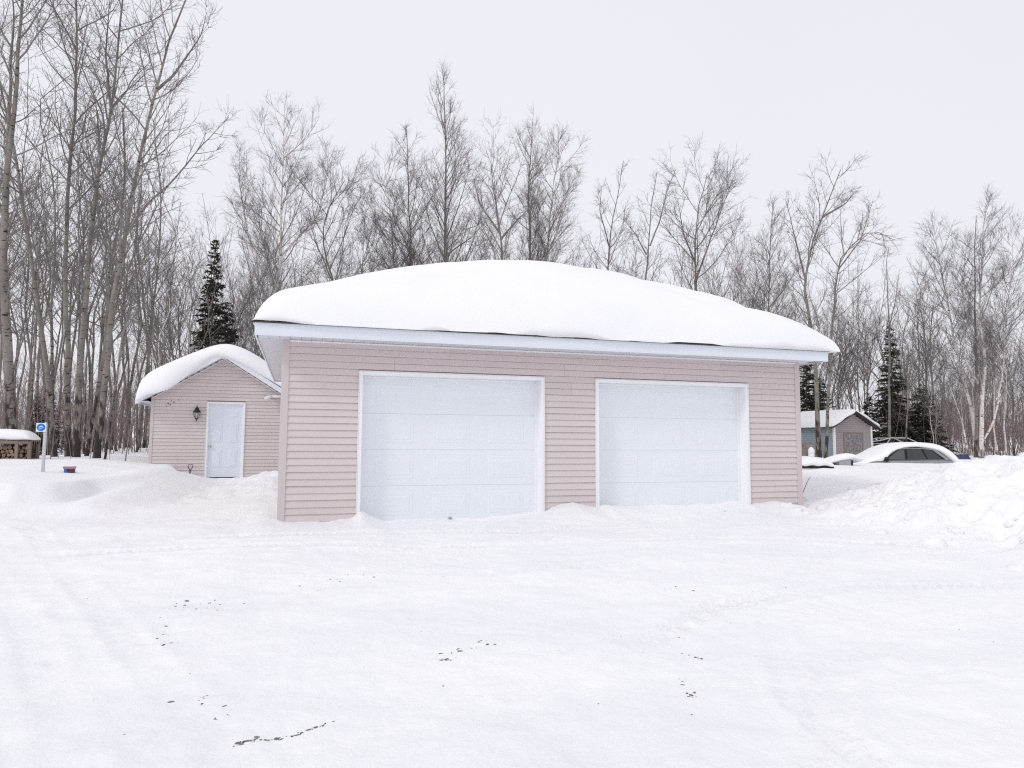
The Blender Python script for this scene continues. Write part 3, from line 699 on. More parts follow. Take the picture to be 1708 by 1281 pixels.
# shovel
zs = gz(-2.6, 10.7)
SH = thing('snow_shovel', 'D-handled shovel stuck in the snow left of the entry door', 'shovel', (-2.60, 10.72, zs - .35))
MB().tube([(-.03, 0, 0), (.0, -.01, .45)], .017, 8).build('shaft', M['black'], SH, True)
MB().tube([(0, -.01, .44), (-.055, -.012, .54), (-.06, -.012, .60), (.065, -.012, .60), (.06, -.012, .54), (0, -.01, .44)], .013, 6).build('grip', mat('dark_violet_plastic', (.06, .05, .10), .5), SH)
MB().box(-.16, .12, -.02, .0, -.35, .02).build('blade', M['black'], SH)

# ------------------------------------------------------------------ sign post, toy box, wood rack
p = np.array([-4.27, 4.51]); zb = gz(*p)
SG = thing('sign_post', 'small blue and white sign on a pale square post in the snow', 'sign', (p[0], p[1], zb - .04), -.02, None, .84)
MB().box(-.028, .028, -.028, .028, -.4, 1.12).box(-.022, .022, -.022, .022, 1.121, 1.14).build('post', M['galv'], SG, bevel=.004)
PN = MB().box(-.165, .025, -.046, -.03, .93, 1.125).build('sign_panel', M['signwhite'], SG)
MB().lathe([(.083, 0), (.083, .003)], 28, (-.070, -.0465, 1.028), 'y').build('blue_disc', M['blue'], PN)
mb = MB()
mb.prism([(-.115, 1.022), (-.10, 1.045), (-.075, 1.062), (-.045, 1.058), (-.030, 1.035), (-.018, 1.030), (-.035, 1.022), (-.052, 1.038), (-.075, 1.040), (-.092, 1.026)], -.0535, -.0505)
mb.prism([(-.108, .985), (-.108, 1.008), (-.098, 1.008), (-.098, .994), (-.084, .994), (-.084, .985)], -.0535, -.0505)
mb.prism([(-.074, .985), (-.074, 1.020), (-.064, 1.020), (-.064, .985)], -.0535, -.0505)
mb.build('sign_symbol', M['signwhite'], PN)
p = np.array([-3.9, 4.75]); zb = gz(*p)
TB = thing('toy_box', 'small pink, blue and dark plastic box sitting on the snowbank', 'box', (p[0], p[1], zb), .12, None, .68)
MB().box(-.125, .125, -.08, .08, -.03, .10).build('box_body', M['darkbox'], TB, bevel=.008)
MB().box(-.128, -.06, -.084, .03, -.028, .098).build('blue_corner', M['blue'], TB, bevel=.006)
MB().prism([(-.14, .10), (.135, .10), (.15, .165), (-.155, .165)], -.095, .095).build('box_lid', M['pink'], TB, bevel=.006)

rk = at(0, 778, 19.0); RX, RY = rk[0], rk[1]; RZ = gz(RX + .4, RY)
ra = -.12
RK = thing('firewood_rack', 'weathered timber firewood rack at the left edge of the wood', 'rack', (RX, RY, RZ - .08), ra, None, .84)
for x in (-1.4, .46, .84):
    MB().box(x - .045, x + .045, -.05, .04, -.3, .585).build('post', M['timber'], RK, bevel=.006)
    MB().box(x - .045, x + .045, .50, .59, -.3, .585).build('post', M['timber'], RK, bevel=.006)
MB().box(-1.5, .50, -.055, .045, .586, .66).build('top_rail', M['timber'], RK, bevel=.006)
MB().box(.51, .90, -.055, .045, .586, .64).build('top_rail', M['timber'], RK, bevel=.006)
MB().box(-1.5, .90, -.05, .60, .661, .685).build('roof_board', M['timber'], RK)
rings = []
for t in np.linspace(-1, 1, 15):
    x = -.30 + 1.24 * t; e = math.sqrt(max(0.02, 1 - max(0, (abs(t) - .72) / .28) ** 2)); T = .37 * e + .02 * math.sin(t * 6)
    rings.append([(x, .66, .69), (x, -.10, .69 + .02 * math.sin(t * 9)), (x, -.14, .69 + T * .3), (x, -.10, .69 + T * .75), (x, .05, .69 + T * .97), (x, .3, .69 + T), (x, .55, .69 + T * .85), (x, .70, .69 + T * .35)])
tag(sized(loft(rings, 'rack_snow', M['cap'], loc=(RX, RY, RZ - .08), rz=ra, sub=1), .84), 'rounded snow cushion on top of the firewood rack', 'snow cap')
# split logs: end faces towards the camera
lr = np.random.default_rng(8)
def log_mesh(k):
    mb = MB(); n = 7; kind = k % 4
    pts = []
    if kind == 0: pts = [(math.cos(a) * .075, math.sin(a) * .075) for a in np.linspace(0, 2 * math.pi, 9)[:-1]]
    elif kind == 1: pts = [(math.cos(a) * .085, math.sin(a) * .085 - .03) for a in np.linspace(0, math.pi, 7)]
    elif kind == 2: pts = [(-.05, -.045), (.06, -.04)] + [(.06 * math.cos(a), .09 * math.sin(a) - .02) for a in np.linspace(.3, 2.9, 5)]
    else: pts = [(math.cos(a) * .055, math.sin(a) * .05) for a in np.linspace(0, 2 * math.pi, 8)[:-1]]
    pts = [(x + lr.normal() * .006, z + lr.normal() * .006) for x, z in pts]
    m = len(pts)
    mb.add([(x, 0, z) for x, z in pts] + [(x, .48, z) for x, z in pts], [(i, i + m, (i + 1) % m + m, (i + 1) % m) for i in range(m)])
    mb.mi = 1; mb.add([(x, -.001, z) for x, z in pts], [tuple(range(m))]); mb.add([(x, .481, z) for x, z in pts], [tuple(range(m - 1, -1, -1))])
    return mb.mesh('firewood_log', [M['logbark'], M['logend']])
LM = [log_mesh(k) for k in range(8)]
cr, srn = math.cos(ra), math.sin(ra)
row = 0; zz = -.02
while zz < .52:
    x = -.62 + (row % 2) * .07
    while x < .80:
        if not (.40 < x < .52 and False):
            o = link('firewood_log', LM[lr.integers(8)], None, (RX + .84 * (cr * x - srn * .06), RY + .84 * (srn * x + cr * .06) + lr.normal() * .03, RZ - .08 + .84 * zz + lr.normal() * .008), (0, lr.uniform(0, 6.28), ra), (.84 * lr.uniform(.8, 1.12), .84, .84 * lr.uniform(.8, 1.1)))
            tag(o, 'split firewood log lying in the %s row of the timber rack' % (['bottom', 'second', 'third', 'fourth', 'top'][min(row, 4)]), 'log', 'split logs stacked in the firewood rack, %s row' % (['bottom', 'second', 'third', 'fourth', 'top'][min(row, 4)]))
        x += .135 + lr.normal() * .008
    row += 1; zz += .118

# ------------------------------------------------------------------ far right: sheds, fence, car, trailer
cn = at(1392, 745, 36.0)                       # near corner of the blue-and-taupe shed
BS = thing('garden_shed', 'blue and taupe sided shed with boarded opening beyond the parked car', 'shed', (cn[0], cn[1], 0), -YAW - math.radians(-36) - math.radians(0))
# local axes: +x along the gable wall (to the right), +y along the long blue wall (away to the left)
GWd, GLn, GE, GA = 2.6, 7.0, 2.05, 2.72
ang = -YAW + math.radians(22)
BS.rotation_euler = (0, 0, ang)
nbd = 24; hb = .105
TB2 = board_mesh('taupe_board', M['tansid'], hb, .016, .012)
i = 0
while True:
    z = -.2 + i * hb
    if z > GA - .08: break
    mid = GWd / 2; hw = mid - .05 if z + hb < GE else mid * (GA - z - hb * .7) / (GA - GE)
    if hw < .05: break
    hw = min(hw, mid - .05)
    segs = [(mid - hw, mid + hw)]
    if z + hb < 1.72: segs = [(mid - hw, .62), (1.98, mid + hw)]
    for a, b in segs: boards(BS, a, b, z, me=TB2)
    i += 1
MB().prism([(.01, -.5), (GWd - .01, -.5), (GWd - .01, GE), (GWd / 2, GA), (.01, GE)], .008, .10).build('gable_wall', M['sheath'], BS)
MB().box(.685, 1.915, -.02, .004, -.3, 1.66).build('chipboard_panel', M['chip'], BS)
mb = MB(); mb.box(.62, .683, -.03, .003, -.3, 1.72); mb.box(1.917, 1.98, -.03, .003, -.3, 1.72); mb.box(.684, 1.916, -.03, .003, 1.662, 1.72); mb.build('opening_trim', M['timber'], BS)
# blue wall: along local +y at x = 0, looking to -x
bm_ = board_mesh('blue_board', M['bluesid'], hb, .016, .012)
for i in range(21):
    z = -.2 + i * hb
    if z + hb > GE: break
    link('siding_board', bm_, BS, (0, GLn - .06, z), (0, 0, -math.pi / 2), (GLn - .12, 1, 1))
MB().box(.008, .09, .102, GLn, -.5, GE - .01).build('long_wall', M['sheath'], BS)
MB().box(GWd - .09, GWd - .008, .102, GLn, -.5, GE - .01).build('rear_wall', M['tansid'], BS)
MB().box(.02, GWd - .02, GLn - .05, GLn - .01, -.5, GE - .02).build('end_wall', M['tansid'], BS)
for x in (0, GWd): MB().box(x - .05, x + .05, -.045, .05, -.3, GE).build('corner_trim', M['white'], BS)
s2 = (GA - GE) / (GWd / 2)
for sx in (-1, 1):
    e = GWd / 2 + .32; f = lambda q: GA - s2 * q
    pts = [(GWd / 2, f(0) + .05), (GWd / 2 + sx * e, f(e) + .05), (GWd / 2 + sx * e, f(e) + .10), (GWd / 2, f(0) + .10)]
    if sx < 0: pts = pts[::-1]
    MB().prism(pts, -.30, GLn + .25).build('roof', M['shingle'], BS)
rings = []
for t in np.linspace(-1, 1, 33):
    e = GWd / 2 + .36; x = GWd / 2 + t * e; q = math.sqrt((t * e) ** 2 + .02)
    zr = GA + .10 - s2 * q; endp = math.sqrt(max(.004, 1 - max(0, (abs(t) - .86) / .14) ** 2)); T = .21 * endp + .02 * math.sin(t * 8)
    yf = -.30 + (.16 * math.exp(-((t - .12) / .16) ** 2)) + .04 * math.sin(11 * t)
    rings.append([(x, GLn + .2, zr), (x, yf + .12, zr), (x, yf, zr + .01), (x, yf - .05, zr + T * .5), (x, yf + .03, zr + T * .9), (x, yf + .3, zr + T), (x, GLn / 2, zr + T * 1.03), (x, GLn, zr + T), (x, GLn + .22, zr + T * .5)])
tag(loft(rings, 'garden_shed_snow', M['cap'], loc=(cn[0], cn[1], 0), rz=ang, sub=1), 'snow layer on the blue and taupe shed roof', 'roof snow')

# timber rail in front of it
fp = at(1334, 765, 31.5); FZ0 = gz(fp[0], fp[1])
FN = thing('timber_railing', 'low brown timber railing beside the garage corner, before the blue shed', 'railing', (fp[0], fp[1], FZ0), -YAW)
for x in (-.55, .14, .92): MB().box(x - .05, x + .05, -.05, .05, -.5, .68 if x < .5 else .80).build('post', M['rail'], FN)
mb = MB(); mb.prism([(-.7, .50), (1.0, .66), (1.0, .75), (-.7, .59)], -.085, -.051); mb.build('top_rail', M['rail'], FN)
for x in np.arange(-.35, .85, .22): MB().box(x - .04, x + .04, -.045, -.015, -.3, .50 + .09 * x).build('picket', M['rail'], FN)
rings = []
for t in np.linspace(0, 1, 7):
    r = [.10, .16, .13, .15, .16, .12, .03][int(round(t * 6))]
    rings.append([(.46 + r * math.cos(a), -.16 + r * math.sin(a), .02 + t * .50) for a in np.linspace(0, 2 * math.pi, 11)[:-1]])
tag(loft(rings, 'railing_snow', M['cap'], loc=(fp[0], fp[1], FZ0), rz=-YAW, sub=1), 'upright lump of snow clinging to the timber railing', 'snow lump')

# low snow-laden trailer
tp = at(1354, 781, 19.5); tz = gz(tp[0], tp[1])
TR = thing('low_trailer', 'low dark trailer under a deep snow cushion beside the garage corner', 'trailer', (tp[0], tp[1], tz - .05), -YAW - .08, None, .72)
MB().box(-1.3, .52, -.9, .9, -.4, .17).build('trailer_bed', M['blacktrim'], TR, bevel=.03)
MB().box(-1.31, .53, -.93, -.90, .02, .10).build('side_rail', M['greyplastic'], TR)
rings = []
for t in np.linspace(-1, 1, 17):
    x = -.40 + .98 * t; e = math.sqrt(max(.01, 1 - max(0, (abs(t) - .6) / .4) ** 2)); T = .36 * e + .025 * math.sin(t * 7)
    b = .16 + .03 * math.sin(t * 13) - .03
    rings.append([(x, .95, .15), (x, -.93, b), (x, -1.0, b + T * .35), (x, -.93, b + T * .8), (x, -.7, b + T), (x, 0, b + T * 1.05), (x, .7, b + T), (x, 1.0, b + T * .4)])
tag(sized(loft(rings, 'trailer_snow', M['cap'], loc=(tp[0], tp[1], tz - .05), rz=-YAW - .08, sub=1), .72), 'deep snow cushion on the low dark trailer by the garage corner', 'snow cap')

# the buried car: local x = towards its tail (image right), y away from the viewer, z up; origin on its wheels
cc = at(1486, 770, 27.0)
CZ = -.37
CA = thing('parked_car', 'grey estate car half buried in snow at the right', 'car', (cc[0], cc[1], CZ), -YAW + .05, None, .93)
W2 = .88
def side_at(z):  # half width by height
    return W2 * np.interp(z, [.2, .5, .75, .93, 1.46], [.95, 1.0, .995, .96, .74])
prof = [(-2.25, .35), (-2.28, .55), (-2.2, .72), (-1.95, .80), (-1.25, .90), (-.95, .94), (1.75, .98), (2.15, .95), (2.25, .70), (2.22, .35), (1.8, .22), (-1.9, .22)]
k = len(prof)
rings = []
for t in (-1, -.93, 0, .93, 1):
    r = []
    for x, z in prof:
        s = 1 - .03 * (abs(t) > .95)
        r.append((x * s, t * side_at(z) , z if abs(t) < .95 else .03 + z * .95))
    rings.append(r)
loft(rings, 'body', M['car'], CA, smooth=False)
# cabin with its slanting pillars
cab_b = [(-1.02, .955), (1.98, .985)]; cab_t = [(-.12, 1.43), (.35, 1.475), (1.0, 1.46), (1.50, 1.40)]
rt = [(-1.02, .95), (-.12, 1.43), (.35, 1.475), (1.0, 1.46), (1.50, 1.40), (1.98, .97)]
mb = MB(); n = len(rt)
vs = [(x, -side_at(z), z) for x, z in rt] + [(x, side_at(z), z) for x, z in rt]
mb.add(vs, [tuple(range(n)), tuple(range(2 * n - 1, n - 1, -1))] + [(i, i + n, i + n + 1, i + 1) for i in range(n - 1)])
mb.build('cabin', M['car'], CA)
def pane(pts, name, m, off=.012):
    mb = MB(); vs = [(x, -side_at(z) - off, z) for x, z in pts] + [(x, -side_at(z) + .002, z) for x, z in pts]; n = len(pts)
    mb.add(vs, [tuple(range(n)), tuple(range(2 * n - 1, n - 1, -1))] + [(i, i + n, (i + 1) % n + n, (i + 1) % n) for i in range(n)])
    return mb.build(name, m, CA)
pane([(-.88, .975), (1.80, 1.0), (1.36, 1.37), (.98, 1.42), (.36, 1.435), (-.10, 1.395)], 'window_surround', M['blacktrim'], .006)
pane([(-.68, 1.0), (.09, 1.005), (.16, 1.40), (-.07, 1.375)], 'front_side_window', M['glass2'])
pane([(.21, 1.005), (.99, 1.012), (.86, 1.405), (.27, 1.41)], 'rear_side_window', M['glass'])
pane([(1.06, 1.015), (1.64, 1.02), (1.30, 1.345), (.95, 1.395)], 'quarter_window', M['glass'])
pane([(-.95, .62), (-.95, .60), (.14, .62), (.14, .64)], 'door_seam', M['blacktrim'], .004)
pane([(.13, .30), (.15, .30), (.155, .97), (.135, .97)], 'door_seam', M['blacktrim'], .004)
MB().box(.72, .92, -.905, -.87, .84, .87).build('door_handle', M['greyplastic'], CA)
MB().box(-.05, .13, -.905, -.87, .83, .86).build('door_handle', M['greyplastic'], CA)
MB().lathe([(.02, -.10), (.075, -.07), (.09, 0), (.075, .07), (.02, .10)], 10, (-.78, -1.0, 1.0)).box(-.80, -.76, -.93, -.85, .95, .98).build('wing_mirror', M['blacktrim'], CA, True)
MB().lathe([(.03, -.10), (.10, -.06), (.11, .02), (.06, .10)], 10, (-2.06, -.74, .72), 'y').build('headlight', M['blacktrim'], CA, True)
MB().tube([(-.10, -.60, 1.475), (.4, -.62, 1.51), (1.0, -.62, 1.495), (1.45, -.60, 1.43)], .02, 6).build('roof_rail', M['blacktrim'], CA)
for x in (-1.42, 1.42):
    for y in (-.80, .80):
        w = link('wheel', None, CA, (x, y, .31))
        MB().lathe([(.20, -.09), (.29, -.10), (.31, -.06), (.31, .06), (.29, .10), (.20, .09)], 20, (0, 0, 0), 'y').build('tyre', M['rubber'], w)
        MB().lathe([(.04, -.095), (.19, -.085), (.19, .085), (.04, .095)], 14, (0, 0, 0), 'y').build('rim', M['metal'], w)
# snow over car: rings along its length
rings = []
for x, zb, zt, hw in [(-2.36, .70, .74, .60), (-2.30, .70, .92, .80), (-2.0, .72, 1.03, .90), (-1.6, .84, 1.06, .93), (-1.15, .90, 1.14, .93), (-.85, .92, 1.30, .94), (-.66, 1.02, 1.42, .90), (-.44, 1.22, 1.54, .78), (-.1, 1.44, 1.64, .70), (.35, 1.48, 1.69, .69), (.9, 1.475, 1.70, .70), (1.35, 1.44, 1.685, .71), (1.66, 1.33, 1.65, .74), (1.92, 1.10, 1.54, .86), (2.14, .86, 1.32, .96), (2.32, .66, 1.10, .96), (2.44, .62, .84, .9)]:
    wv = .035 * math.sin(x * 9) + .03 * math.sin(x * 17 + 1)
    zb += wv; hw += .02 * math.sin(x * 6 + 1)
    T = zt - zb; hs = hw - .10
    rings.append([(x, hw - .02, zb), (x, 0, zb - .03), (x, -hw + .02, zb), (x, -hw - .03, zb + T * .25), (x, -hw + .0, zb + T * .6), (x, -hs + .04, zb + T * .90), (x, -hs * .5, zt), (x, 0, zt + .01), (x, hs * .5, zt), (x, hs, zb + T * .88), (x, hw + .02, zb + T * .4)])
tag(sized(loft(rings, 'car_snow', M['cap'], loc=(cc[0], cc[1], CZ), rz=-YAW + .05, sub=2), .93), 'smooth mound of snow covering the parked car roof and bonnet', 'snow cap')
# small grey cart left of the car
kp = at(1403, 776, 23.0); kz = gz(kp[0], kp[1])
CT = thing('utility_cart', 'small grey cart buried in snow between the trailer and the car', 'cart', (kp[0], kp[1], kz - .04), -YAW + .1, None, .8)
MB().prism([(-.22, -.3), (.22, -.3), (.26, .26), (-.30, .30)], -.35, .45).build('cart_body', M['greyplastic'], CT, bevel=.02)
MB().box(.225, .30, -.37, .30, -.05, .24).build('end_plate', M['blacktrim'], CT, bevel=.01)
rings = []
for t in np.linspace(-1, 1, 13):
    x = .08 + .75 * t; e = math.sqrt(max(.01, 1 - t * t)); T = .26 * e; b = .26 - .20 * max(0, -t - .3) + .03 * math.sin(5 * t)
    rings.append([(x, .6, b - .2), (x, -.40, b - .02), (x, -.46, b + T * .4), (x, -.36, b + T * .85), (x, 0, b + T), (x, .4, b + T * .8), (x, .65, b)])
tag(sized(loft(rings, 'cart_snow', M['cap'], loc=(kp[0], kp[1], kz - .04), rz=-YAW + .1, sub=1), .8), 'snow mound on the small grey cart left of the car', 'snow cap')
# bare hoop frame behind the car
hp = at(1462, 742, 39.0); hzz = gz(hp[0], hp[1])
HF = thing('shelter_frame', 'bare pale metal shelter frame behind the parked car', 'frame', (hp[0], hp[1], hzz), -YAW)
HG = .85
for y in (0, 1.4):
    MB().tube([(-.2, y, HG - .05), (.25, y, HG + .02), (.8, y, HG + .16), (1.75, y, HG + .16), (2.7, y, HG - .28), (2.85, y, .1)], .028, 6).build('hoop', M['galv'], HF)
for x, z in ((-.1, HG - .02), (.9, HG + .15), (1.7, HG + .15), (2.3, HG - .1)): MB().tube([(x, 0, z), (x, 1.4, z)], .024, 6).build('purlin', M['galv'], HF)
MB().tube([(-.2, 0, HG - .18), (1.3, 0, HG - .10), (2.3, 0, HG - .25)], .022, 6).build('brace', M['galv'], HF)
MB().tube([(.2, 0, .2), (.8, 0, HG + .14)], .022, 6).build('brace', M['galv'], HF)
for x in (-.2, 1.3): MB().tube([(x, 0, -.3), (x, 0, HG - .04)], .024, 6).build('leg', M['galv'], HF)
# blue tarp edge just beyond the heap
bp_ = at(1600, 757, 33.0)
rings = []
for t in np.linspace(-1, 1, 15):
    x = .36 * t; w = .03 * math.sin(9 * t) + .02 * math.sin(17 * t)
    rings.append([(x, -.30, .12 + w), (x, -.10, .31 + w), (x, .25, .33 - w), (x, .5, .12), (x, .1, 0), (x, -.25, 0)])
tag(loft(rings, 'blue_tarp', M['tarp'], loc=(bp_[0], bp_[1], bp_[2] - .37), rz=-YAW), 'crumpled blue tarp showing behind the ploughed heap', 'tarp')
# thin bent stick
a = np.array([9.05, .35]); za = gz(*a)
tag(MB().tube([(a[0], a[1], za - .15), (a[0] + .10, a[1] + .05, za + .14), (a[0] + .27, a[1] + .1, za + .38), (a[0] + .36, a[1] + .12, za + .47)], [.008, .007, .006, .004], 6).build('dry_stalk', M['brush'], None, True),
    'thin bent dry stalk poking out of the snow by the garage corner', 'stalk')

# ------------------------------------------------------------------ trees
def grow(P, L, R, n_child, rng, t0, t1, ang, angv, lenf, radf, nseg, wig, up, r_end):
    """children of a batch of branches P (M,n,3) with lengths L and base radii along R (M,n)"""
    Mn, n, _ = P.shape
    cnt = np.maximum(0, rng.poisson(n_child, Mn)) if np.isscalar(n_child) else n_child
    idx = np.repeat(np.arange(Mn), cnt); K = len(idx)
    t = t0 + (t1 - t0) * (rng.random(K) if K > 80 else (np.arange(K) + rng.random(K)) / K)
    f = t * (n - 1); i0 = np.minimum(f.astype(int), n - 2); fr = (f - i0)[:, None]
    S = P[idx, i0] * (1 - fr) + P[idx, i0 + 1] * fr; T = norm(P[idx, i0 + 1] - P[idx, i0])
    rr = R[idx, i0] * (1 - fr[:, 0]) + R[idx, i0 + 1] * fr[:, 0]
    ref = np.where(np.abs(T[:, 2:3]) < .9, np.array([0, 0, 1.0]), np.array([1.0, 0, 0]))
    A = norm(np.cross(T, ref)); B = np.cross(T, A); ph = rng.uniform(0, 2 * np.pi, K)[:, None]
    th = np.radians(np.clip(rng.normal(ang, angv, K), 12, 110))[:, None]
    d = norm(np.cos(th) * T + np.sin(th) * (np.cos(ph) * A + np.sin(ph) * B))
    ln = lenf(t, L[idx], rng.random(K)); rad = np.minimum(radf(rr, ln), rr * .8)
    return poly(S, d, ln, rad, nseg, wig, up, rng, r_end), ln
def poly(S, d, ln, rad, nseg, wig, up, rng, r_end):
    K = len(S); P = np.empty((K, nseg + 1, 3)); P[:, 0] = S
    for k in range(nseg):
        d = norm(d + wig * rng.normal(size=(K, 3)) + np.array([0, 0, up])); P[:, k + 1] = P[:, k] + d * (ln / nseg)[:, None]
    w = np.linspace(0, 1, nseg + 1)[None]; R = rad[:, None] * (1 - w) + np.minimum(r_end, rad)[:, None] * w if not np.isscalar(r_end) else rad[:, None] * (1 - w) + r_end * w
    return P, R
def resample(pts, n=15):
    pts = np.asarray(pts, float); s = np.r_[0, np.cumsum(np.linalg.norm(np.diff(pts, axis=0), axis=1))]
    q = np.linspace(0, s[-1], n * 4); raw = np.stack([np.interp(q, s, pts[:, k]) for k in range(3)], 1)
    for _ in range(6): raw[1:-1] = .25 * raw[:-2] + .5 * raw[1:-1] + .25 * raw[2:]
    return raw[np.linspace(0, len(raw) - 1, n).round().astype(int)], s[-1]

SPEC = dict(
    aspen=dict(nb=24, t0=.34, ang=46, bl=.27, shape='cone', up1=.08, ns=7, nt=6, twl=.30, tr=.0042, bark='aspen', limb='limb', wig=.12, sa=44, ta=48, tu=.03),
    tallaspen=dict(nb=25, t0=.30, ang=46, bl=.27, shape='mid', up1=.07, ns=8.5, nt=5.6, twl=.31, tr=.0042, bark='aspen', limb='limb', wig=.12, sa=42, ta=46, tu=.04),
    birch=dict(nb=40, t0=.20, ang=38, bl=.26, shape='mid', up1=.06, ns=9, nt=9, twl=.42, tr=.0031, bark='birch', limb='blimb', wig=.08, sa=38, ta=38, tu=.06),
    spire=dict(nb=54, t0=.24, ang=38, bl=.33, shape='cone', up1=.07, ns=8.5, nt=7.5, twl=.36, tr=.0036, bark='grey', limb='limb', wig=.09, sa=36, ta=40, tu=.07),
    round=dict(nb=24, t0=.24, ang=42, bl=.42, shape='mid', up1=.08, ns=9, nt=7.0, twl=.34, tr=.0040, bark='grey', limb='limb', wig=.11, sa=42, ta=44, tu=.05),
    pole=dict(nb=22, t0=.36, ang=44, bl=.17, shape='cone', up1=.07, ns=4.6, nt=3.8, twl=.32, tr=.0038, bark='grey', limb='limb', wig=.12, sa=42, ta=44, tu=.05),
    palepole=dict(nb=20, t0=.38, ang=44, bl=.17, shape='cone', up1=.07, ns=4.6, nt=3.8, twl=.32, tr=.0038, bark='aspen', limb='limb', wig=.12, sa=42, ta=44, tu=.05),
)
for _k in ('aspen', 'birch', 'spire'): SPEC['far_' + _k] = dict(SPEC[_k], nb=int(SPEC[_k]['nb'] * .62), ns=SPEC[_k]['ns'] * .62, nt=SPEC[_k]['nt'] * .58)
def tree_meshes(stems, spec, seed):
    """stems: list of (points relative to the tree's foot, base radius, top radius)"""
    rng = np.random.default_rng(seed); s = SPEC[spec]
    tV = []; tF = []; nv = 0; cV = []; cF = []; cM = []; cn_ = 0
    for pts, r0, r1 in stems:
        P, L = resample(pts, 18)
        w = np.linspace(0, 1, 18); R = r1 + (r0 - r1) * (1 - w) ** 1.15
        if r0 > .04 and P[0, 2] < .4: R[0] *= 1.25
        P[1:] += rng.normal(size=(17, 3)) * .012 * np.array([1, 1, 0]) * min(1, L / 8)
        V, F = tubes(P[None], R[None], 10); tV.append(V); tF.append(F + nv); nv += len(V)
        H = L
        def l1(t, Lp, u):
            q = np.clip((t - s['t0']) / (1 - s['t0']), 0, 1)
            sh = (1 - q) * .90 + .08 if s['shape'] == 'cone' else (.15 + .22 * (1 - q) + 1.15 * q ** .6 * (1 - q) ** .55 * (1 - .15 * q)) * .95
            return s['bl'] * Lp * sh * (.65 + .6 * u)
        nb = max(6, int(s['nb'] * min(1.15, .45 + H / 22)))
        (B1, R1), L1 = grow(P[None], np.array([L]), R[None], np.array([nb]), rng, s['t0'], 1.0, s['ang'], 9, l1, lambda rr, ln: np.clip(.0080 * ln + .0035, .005, .04), 7, s['wig'] * .8, s['up1'] * 1.2, .004)
        (B2, R2), L2 = grow(B1, L1, R1, np.maximum(2, (1.15 * s['ns'] * np.clip(L1 / 2.0, .45, 1.6)).astype(int)), rng, .15, 1.0, s['sa'], 10, lambda t, Lp, u: Lp * (.22 + .32 * u) * (1.1 - .55 * t) + .10, lambda rr, ln: np.clip(.0045 * ln + .003, .0035, .010), 3, .10, .09, .0034)
        (B3, R3), L3 = grow(B2, L2, R2, np.maximum(1, (1.15 * s['nt'] * np.clip(L2 / .7, .45, 1.5)).astype(int)), rng, .15, 1.0, s['ta'], 12, lambda t, Lp, u: s['twl'] * (.4 + .9 * u), lambda rr, ln: np.full(len(ln), s['tr'] * .9), 2, .13, s['tu'], s['tr'] * .6)
        for (PP, RR), S_, mi in (((B1, R1), 5, 0), ((B2, R2), 3, 1), ((B3, R3), 3, 1)):
            V, F = tubes(PP, RR, S_); cV.append(V); cF.append(F + cn_); cn_ += len(V); cM.append(np.full(len(F), mi))
    tm = mesh_np('trunk', np.concatenate(tV), np.concatenate(tF), [M[s['bark']]], smooth=True)
    cm = mesh_np('crown', np.concatenate(cV), np.concatenate(cF), [M[s['limb']], M['twig']], np.concatenate(cM))
    return tm, cm
def plant(name, label, meshes, loc, rz=0., sc=1., group=None, cat='tree'):
    o = thing(name, label, cat, loc, rz, group, sc)
    link('trunk', meshes[0], o); link('crown', meshes[1], o)
    return o
def hero(name, label, paths, spec, depth, seed, r0, r1, tilt=0.0):
    """a tree whose stems follow given lines; the crown grows in all directions round them"""
    rr = np.random.default_rng(seed + 900)
    f = at(paths[0][0][0], paths[0][0][1], depth); gx_, gy_ = f[0], f[1]; g = gz(gx_, gy_)
    stems = []
    for j, p in enumerate(paths):
        q = np.array([at(u, v, depth + rr.normal() * 0 + (i * .12 * (1 if j % 2 else -1))) for i, (u, v) in enumerate(p)]) - np.array([gx_, gy_, g])
        if j == 0: q[0, 2] = -.3
        stems.append((q, r0 * (.76 if j == 0 else .32), min(r1, .008) if j else min(r1, .02)))
    return plant(name, label, tree_meshes(stems, spec, seed), (gx_, gy_, g))

# the tall aspens at the left
hero('aspen_tree', 'thick pale aspen trunk at the far left edge behind the firewood rack', [[(24, 760), (14, 600), (4, 420), (14, 280), (26, 140), (38, 0), (48, -140)], [(12, 300), (16, 170), (22, 40), (20, -100)]], 'tallaspen', 20.5, 1, .20, .05)
hero('aspen_tree', 'leaning dark-scarred aspen bending left above the sign', [[(92, 765), (82, 640), (62, 500), (40, 350), (22, 240), (-6, 110), (-20, 20)]], 'tallaspen', 23.5, 2, .13, .03)
hero('aspen_tree', 'straight grey aspen, leftmost of the trio behind the toy box', [[(114, 772), (112, 600), (108, 430), (114, 300), (126, 190), (130, 70), (124, -80)]], 'tallaspen', 22, 3, .125, .035)
hero('aspen_tree', 'aspen with blackened foot, middle of the trio behind the toy box', [[(127, 774), (134, 600), (150, 410), (162, 300), (186, 180), (197, 80), (210, -50)], [(186, 190), (176, 90), (186, -30)]], 'tallaspen', 21.3, 4, .14, .035)
hero('aspen_tree', 'right-leaning aspen with one long side limb over the outbuilding', [[(160, 775), (174, 650), (186, 520), (200, 440), (216, 350), (242, 225), (264, 140), (285, 60), (318, -20)], [(210, 392), (240, 345), (290, 300), (330, 250), (382, 195)], [(262, 150), (290, 125), (335, 60), (345, 20)]], 'tallaspen', 20.6, 5, .135, .025)
hero('aspen_tree', 'slim pale sapling leaning right in front of the outbuilding wood', [[(172, 775), (190, 660), (205, 560), (240, 430), (262, 360)]], 'palepole', 20.2, 6, .05, .012)
